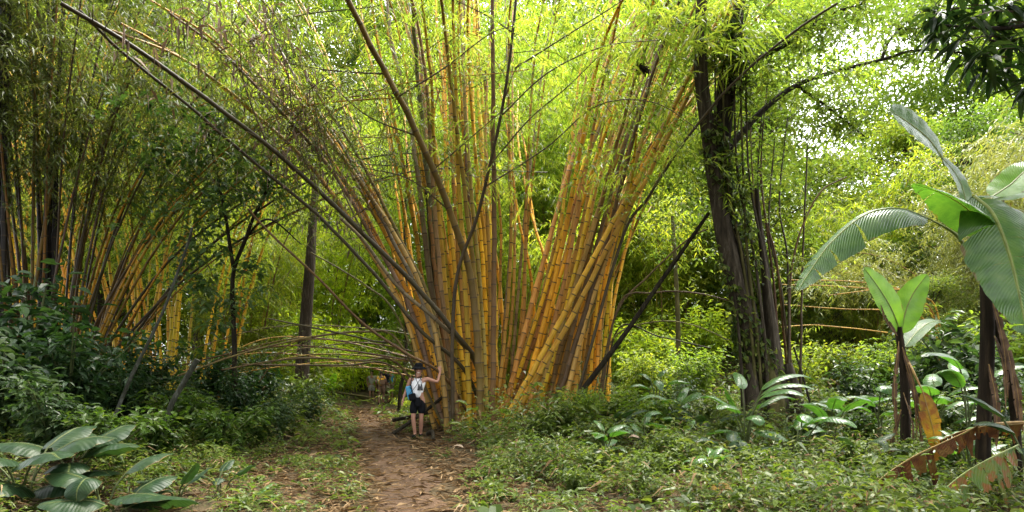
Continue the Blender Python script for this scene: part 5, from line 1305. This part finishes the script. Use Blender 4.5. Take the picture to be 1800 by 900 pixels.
def body_graph(J):
    """J: joints dict -> verts, edges, radii of one continuous body (no hands)"""
    V, E, Rr, ix = [], [], [], {}
    def add(n, p, r, prev=None):
        ix[n] = len(V); V.append(np.array(p, float)); Rr.append(r)
        if prev: E.append((ix[prev], ix[n]))
    lerp = lambda a, b, t: np.array(J[a]) * (1 - t) + np.array(J[b]) * t
    add('pelvis', J['pelvis'], (.15, .115))
    add('waist', lerp('pelvis', 'chest', .5), (.135, .10), 'pelvis'); add('chest', J['chest'], (.155, .11), 'waist')
    add('neck', J['neck'], (.058, .06), 'chest'); add('jaw', lerp('neck', 'head', .55), (.062, .075), 'neck'); add('head', J['head'], (.078, .095), 'jaw'); add('top', np.array(J['head']) + np.array(J.get('up', (0, 0, .085))), (.055, .065), 'head')
    for s in 'lr':
        add('sh' + s, J['shoulder_' + s], .058, 'chest'); add('ua' + s, lerp('shoulder_' + s, 'elbow_' + s, .5), .047, 'sh' + s); add('el' + s, J['elbow_' + s], .038, 'ua' + s)
        add('fa' + s, lerp('elbow_' + s, 'wrist_' + s, .4), .040, 'el' + s); add('wr' + s, J['wrist_' + s], .026, 'fa' + s)
        add('hp' + s, J['hip_' + s], .092, 'pelvis'); add('th' + s, lerp('hip_' + s, 'knee_' + s, .5), .078, 'hp' + s); add('kn' + s, J['knee_' + s], .053, 'th' + s)
        add('ca' + s, lerp('knee_' + s, 'ankle_' + s, .35), .056, 'kn' + s); add('an' + s, J['ankle_' + s], .036, 'ca' + s); add('to' + s, J['toe_' + s], .035, 'an' + s)
        # hand: palm and five fingers
        w_ = np.array(J['wrist_' + s]); fd = unit(np.array(J['hand_' + s]) - w_); pn = unit(np.array(J['palm_' + s])); sd = unit(np.cross(fd, pn)) * (1 if s == 'l' else -1)
        add('pm' + s, w_ + fd * .045, (.032, .02), 'wr' + s); add('kk' + s, w_ + fd * .085, (.036, .016), 'pm' + s)
        for f, (o_, l) in enumerate(((-.030, .062), (-.010, .074), (.011, .070), (.030, .054))):
            a = w_ + fd * .10 + sd * o_
            add(f'f{f}{s}', a, .0095, 'kk' + s); add(f'g{f}{s}', a + fd * l * .55 + sd * o_ * .35 + pn * .006, .009, f'f{f}{s}'); add(f'h{f}{s}', a + fd * l + sd * o_ * .55 + pn * .02, .0075, f'g{f}{s}')
        add('t0' + s, w_ + fd * .055 - sd * .045, .012, 'pm' + s); add('t1' + s, w_ + fd * .085 - sd * .072 + pn * .01, .010, 't0' + s)
    return V, E, Rr, ix

def person(label, loc, J, skin, top, bottom, hair_m, top_len=.92, sleeves=False, short=True, face=True, hat=None, rz=0.0, scale=1.0):
    root = thing('person', label, 'person', loc); 
    V, E, Rr, ix = body_graph(J)
    skin_mesh('body', V, E, Rr, skin, root)
    A = lambda n: np.array(V[ix[n]])
    # shirt
    sv = [A('pelvis') + [0, 0, -.03], A('waist'), A('chest') + [0, 0, -.02], A('chest') * .35 + A('neck') * .65 + [0, 0, -.03]]; se = [(0, 1), (1, 2), (2, 3)]; sr = [(.168, .134), (.160, .124), (.178, .13), (.09, .085)]
    for s in 'lr':
        k = len(sv); sv.append(A('sh' + s) * .86 + A('chest') * .14 + [0, 0, .0]); se.append((2, k)); sr.append(.060 if not sleeves else .072)
        if sleeves: sv.append(A('ua' + s)); se.append((k, k + 1)); sr.append(.066)
    skin_mesh('shirt', sv, se, sr, top, root)
    # shorts
    pv = [A('pelvis') + [0, 0, .05], A('pelvis') + [0, 0, -.03]]; pe = [(0, 1)]; pr = [(.160, .130), (.165, .135)]
    for s in 'lr':
        k = len(pv); kn = A('kn' + s); th = A('th' + s)
        if short: pts = [(A('hp' + s), .115), (th, .108), (kn * .85 + th * .15 + [0, 0, .03], .098)]
        else: pts = [(A('hp' + s), .115), (th, .10), (kn, .075), (A('an' + s) * .85 + kn * .15, .062)]
        for i, (p, r) in enumerate(pts):
            pv.append(p); pe.append((1 if i == 0 else k + i - 1, k + i)); pr.append(r)
    skin_mesh('shorts' if short else 'trousers', pv, pe, pr, bottom, root)
    for s in 'lr':
        a, t = A('an' + s), A('to' + s)
        skin_mesh('shoe', [a + [0, 0, -.03], a * .5 + t * .5 + [0, 0, -.012], t + (t - a) * .15], [(0, 1), (1, 2)], [(.058, .055), (.058, .05), (.048, .036)], M['black_cloth'], root)
    hd = A('head'); fw = unit(np.array(J.get('face', (0, -1, 0)))); sd = unit(np.cross(fw, [0, 0, 1]))
    if hair_m is not None:
        skin_mesh('hair', [hd + [0, 0, .055] - fw * .03, hd + [0, 0, .105] - fw * .01, hd - fw * .06 + [0, 0, -.02]], [(0, 1), (0, 2)], [(.085, .085), (.06, .06), (.072, .06)], hair_m, root)
    if face:
        for sg in (1, -1):
            mb = MB(); c = hd + fw * .088 + sd * .033 * sg + [0, 0, .012]
            mb.tube(np.array([c - sd * .012, c, c + sd * .012]), [.003, .007, .003], 8); mb.build('eye', M['eye'], root)
            mb = MB(); c = hd + sd * .082 * sg + [0, 0, -.005]; mb.tube(np.array([c + [0, 0, .028], c + sd * sg * .012, c - [0, 0, .028]]), [.008, .013, .007], 8); mb.build('ear', skin, root)
        mb = MB(); mb.tube(np.array([hd + fw * .086 + [0, 0, .012], hd + fw * .103 + [0, 0, -.018], hd + fw * .108 + [0, 0, -.030], hd + fw * .088 + [0, 0, -.038]]), [.007, .011, .015, .008], 8); mb.build('nose', skin, root)
        mb = MB(); c = hd + fw * .083 + [0, 0, -.060]
        mb.tube(np.array([c - sd * .030 + [0, 0, .008] - fw * .006, c - sd * .015, c + fw * .004 - [0, 0, .003], c + sd * .015, c + sd * .030 + [0, 0, .008] - fw * .006]), [.003, .008, .009, .008, .003], 8); mb.build('mouth', M['teeth'], root)
    if hat:
        mb = MB(); k = 28; ang = np.linspace(0, 2 * np.pi, k, endpoint=False); h0 = hd + [0, .012, .075]
        prof = [(.175, -.045), (.135, -.005), (.103, .012), (.100, .035), (.096, .075), (.075, .098), (.03, .108)]
        ring = np.array([[h0 + [math.cos(a) * r, math.sin(a) * r * 1.08, z + (.012 * math.sin(3 * a) if r > .13 else 0)] for a in ang] for r, z in prof])
        i = np.arange(len(prof) - 1)[:, None] * k; j = np.arange(k)[None, :]; j2 = (j + 1) % k
        mb.add(ring, np.stack([i + j, i + j2, i + k + j2, i + k + j], -1))
        mb.add(np.vstack([ring[-1], (h0 + [0, 0, .11])[None]]), None, np.stack([np.arange(k), (np.arange(k) + 1) % k, np.full(k, k)], -1))
        ring2 = ring[:3] - np.array([0, 0, .008]); i2 = np.arange(2)[:, None] * k
        mb.add(ring2, np.stack([i2 + j, i2 + k + j, i2 + k + j2, i2 + j2], -1))
        mb.build('hat', hat, root)
    return root, A

def shift(J, o):
    return {k: (tuple(np.array(v) + o) if k not in ('face', 'up', 'palm_l', 'palm_r') else v) for k, v in J.items()}

# the person in white, left arm up on the bamboo
fx, fy = P(735, HY, 14.62)[0], 14.62
fz = h1(fx, fy) + .02
o3 = np.array([fx, fy, fz])
J = dict(pelvis=(-.01, .02, .96), chest=(.0, .02, 1.30), neck=(.01, .01, 1.50), head=(.015, -.015, 1.625), up=(.0, .0, .085), face=(.12, -1, .02),
         shoulder_r=(-.185, .02, 1.42), elbow_r=(-.285, .05, 1.16), wrist_r=(-.355, -.02, .93), hand_r=(-.385, -.05, .80), palm_r=(.7, .5, .1),
         shoulder_l=(.20, .02, 1.42), elbow_l=(.455, .10, 1.34), wrist_l=(.50, .20, 1.575), hand_l=(.47, .26, 1.75), palm_l=(.2, .95, -.1),
         hip_r=(-.095, .02, .90), knee_r=(-.11, -.06, .50), ankle_r=(-.075, .0, .095), toe_r=(-.085, -.15, .035),
         hip_l=(.095, .03, .90), knee_l=(.075, .0, .50), ankle_l=(.045, .13, .095), toe_l=(.06, -.01, .035))
proot, A = person('smiling person in white tank top and black hat leaning one hand on the golden bamboo', tuple(o3), shift(J, o3), M['skin'], M['white_cloth'], M['black_cloth'], M['hair'], hat=M['black_cloth'])

def strap(mb, pts, w_=.012, m=0):
    mb.tube(spline(pts, 24), w_, 5, m=m, cap=False)
def rbox(mb, c, sx, sy, sz, ax=(1, 0, 0), m=0, r=.25):
    """a rounded box (superellipsoid)"""
    u = np.linspace(-np.pi / 2, np.pi / 2, 13); v = np.linspace(-np.pi, np.pi, 24, endpoint=False)
    f = lambda w_, e: np.sign(w_) * np.abs(w_) ** e
    U, W_ = np.meshgrid(u, v, indexing='ij'); e = r * 1.4
    X = f(np.cos(U), e) * f(np.cos(W_), e) * sx; Y = f(np.cos(U), e) * f(np.sin(W_), e) * sy; Z = f(np.sin(U), e) * sz
    ax = unit(np.array(ax, float)); ay = unit(np.cross([0, 0, 1.0], ax)) if abs(ax[2]) < .9 else np.array([0, 1.0, 0]); az = np.cross(ax, ay)
    V = np.asarray(c) + X[..., None] * ax + Y[..., None] * ay + Z[..., None] * az
    i = np.arange(12)[:, None] * 24; j = np.arange(24)[None, :]; j2 = (j + 1) % 24
    mb.add(V, np.stack([i + j, i + j2, i + 24 + j2, i + 24 + j], -1), None, None, m)

def gear():
    c = o3 + np.array([-.08, -.165, .97]); b = thing('shoulder_bag', 'black pouch bag slung across the person in white', 'bag', tuple(c))
    mb = MB(); rbox(mb, c + [-.03, 0, .02], .085, .05, .085, (1, .1, .25)); mb.build('pouch', M['black_cloth'], b)
    mb = MB(); rbox(mb, c + [.10, .01, -.10], .06, .045, .11); mb.build('side_pocket', M['black_cloth'], b)
    mb = MB(); strap(mb, [c + [-.10, 0, .10], o3 + [-.05, -.15, 1.22], o3 + [.05, -.14, 1.38], o3 + [.095, -.06, 1.49], o3 + [.06, .10, 1.45], o3 + [-.1, .15, 1.2], o3 + [-.17, .06, 1.06]], .007); mb.build('strap', M['strap'], b)
    c = o3 + np.array([.075, -.175, 1.215]); b = thing('binoculars', 'black binoculars hanging on the chest of the person in white', 'binoculars', tuple(c))
    for sg in (1, -1):
        mb = MB(); q = c + [sg * .030, 0, 0]; mb.tube(np.array([q + [0, 0, .075], q + [0, 0, .045], q + [0, -.005, .01], q + [sg * .006, -.008, -.06], q + [sg * .006, -.008, -.07]]), [.019, .021, .026, .033, .030], 12); mb.build('barrel', M['black_plastic'], b)
    mb = MB(); rbox(mb, c, .028, .015, .03); mb.build('bridge', M['black_plastic'], b)
    for sg in (1, -1):
        mb = MB(); strap(mb, [c + [sg * .035, 0, .07], o3 + [.03 + sg * .055, -.135, 1.40], o3 + [.02 + sg * .075, -.02, 1.505], o3 + [.015, .07, 1.52]], .008); mb.build('strap', M['strap'], b)
    c = o3 + np.array([-.205, -.01, 1.10]); b = thing('backpack', 'light blue bag with a black strap under the arm of the person in white', 'bag', tuple(c))
    mb = MB(); rbox(mb, c + [.0, .03, -.02], .065, .11, .17, (1, 0, .2)); mb.build('pack', M['blue_cloth'], b)
    mb = MB(); strap(mb, [c + [.05, -.10, .08], o3 + [-.145, -.125, 1.30], o3 + [-.135, -.05, 1.475], o3 + [-.13, .10, 1.42], c + [.08, .12, .1]], .011); mb.build('strap', M['strap'], b)
gear()

def hiker(label, px, d, yaw, skin, top, bottom, hair_m, scale=1.0, short=True, step=.12, sleeves=True, bag=None, face=False):
    b = np.array([P(px, HY, d)[0], d, 0]); b[2] = h1(b[0], b[1]) + .02
    J = dict(pelvis=(0, 0, .95), chest=(0, -.01, 1.29), neck=(0, 0, 1.49), head=(0, -.02, 1.61), face=(0, -1, 0),
             shoulder_r=(-.19, 0, 1.41), elbow_r=(-.25, .04, 1.14), wrist_r=(-.22, -.10, .93), hand_r=(-.21, -.17, .82), palm_r=(.9, .1, 0),
             shoulder_l=(.19, 0, 1.41), elbow_l=(.25, .06, 1.14), wrist_l=(.23, -.04, .90), hand_l=(.22, -.08, .78), palm_l=(-.9, .1, 0),
             hip_r=(-.09, 0, .90), knee_r=(-.10, -step, .50), ankle_r=(-.10, -step, .095), toe_r=(-.11, -step - .15, .035),
             hip_l=(.09, 0, .90), knee_l=(.095, step * .3, .50), ankle_l=(.095, step * 1.1, .10), toe_l=(.10, step * 1.1 - .14, .04))
    cy_, sy_ = math.cos(yaw), math.sin(yaw)
    rot = lambda v: (v[0] * cy_ - v[1] * sy_, v[0] * sy_ + v[1] * cy_, v[2])
    J = {k: rot(v) for k, v in J.items()}
    J = {k: (tuple(np.array(v) * scale) if k not in ('face', 'palm_l', 'palm_r') else v) for k, v in J.items()}
    root, A = person(label, tuple(b), shift(J, b), skin, top, bottom, hair_m, sleeves=sleeves, short=short, face=face)
    if bag:
        name, lab, m, off, sz = bag
        c = b + np.array(rot(off)); g = thing(name, lab, 'bag', tuple(c))
        mb = MB(); rbox(mb, c, *sz, ax=rot((1, 0, 0))); mb.build('pack', m, g)
        for sg in (1, -1):
            mb = MB(); strap(mb, [c + rot((sg * .09, 0, sz[2] * .8)), b + rot((sg * .12, -.02, 1.50)), b + rot((sg * .13, -.14, 1.36)), b + rot((sg * .14, -.12, 1.12)), c + rot((sg * .1, 0, -sz[2] * .7))], .014); mb.build('strap', M['strap'], g)
hiker('hiker in orange shirt seen from behind on the path', 670, 30.0, R(186), M['skin_dark'], M['orange_cloth'], M['brown_cloth'], M['hair'], .97, bag=('sling_bag', 'dark sling bag on the back of the hiker in orange', M['brown_cloth'], (-.08, .19, 1.10), (.13, .07, .13)))
hiker('hiker in dark clothes with black backpack beside the one in orange', 678, 31.2, R(170), M['skin_dark'], M['navy_cloth'], M['khaki'], M['hair'], 1.05, bag=('backpack', 'black backpack worn by the hiker in dark clothes', M['black_cloth'], (0, .22, 1.26), (.17, .11, .25)))
hiker('hiker in bright blue shirt half hidden by the one in dark clothes', 686, 32.2, R(200), M['skin'], M['blue_cloth'], M['khaki'], M['hair'], 1.02)
hiker('hiker in pale grey shirt and skirt facing back along the path', 653, 33.0, R(20), M['skin'], M['grey_cloth'], M['grey_cloth'], M['hair'], .94, face=True)
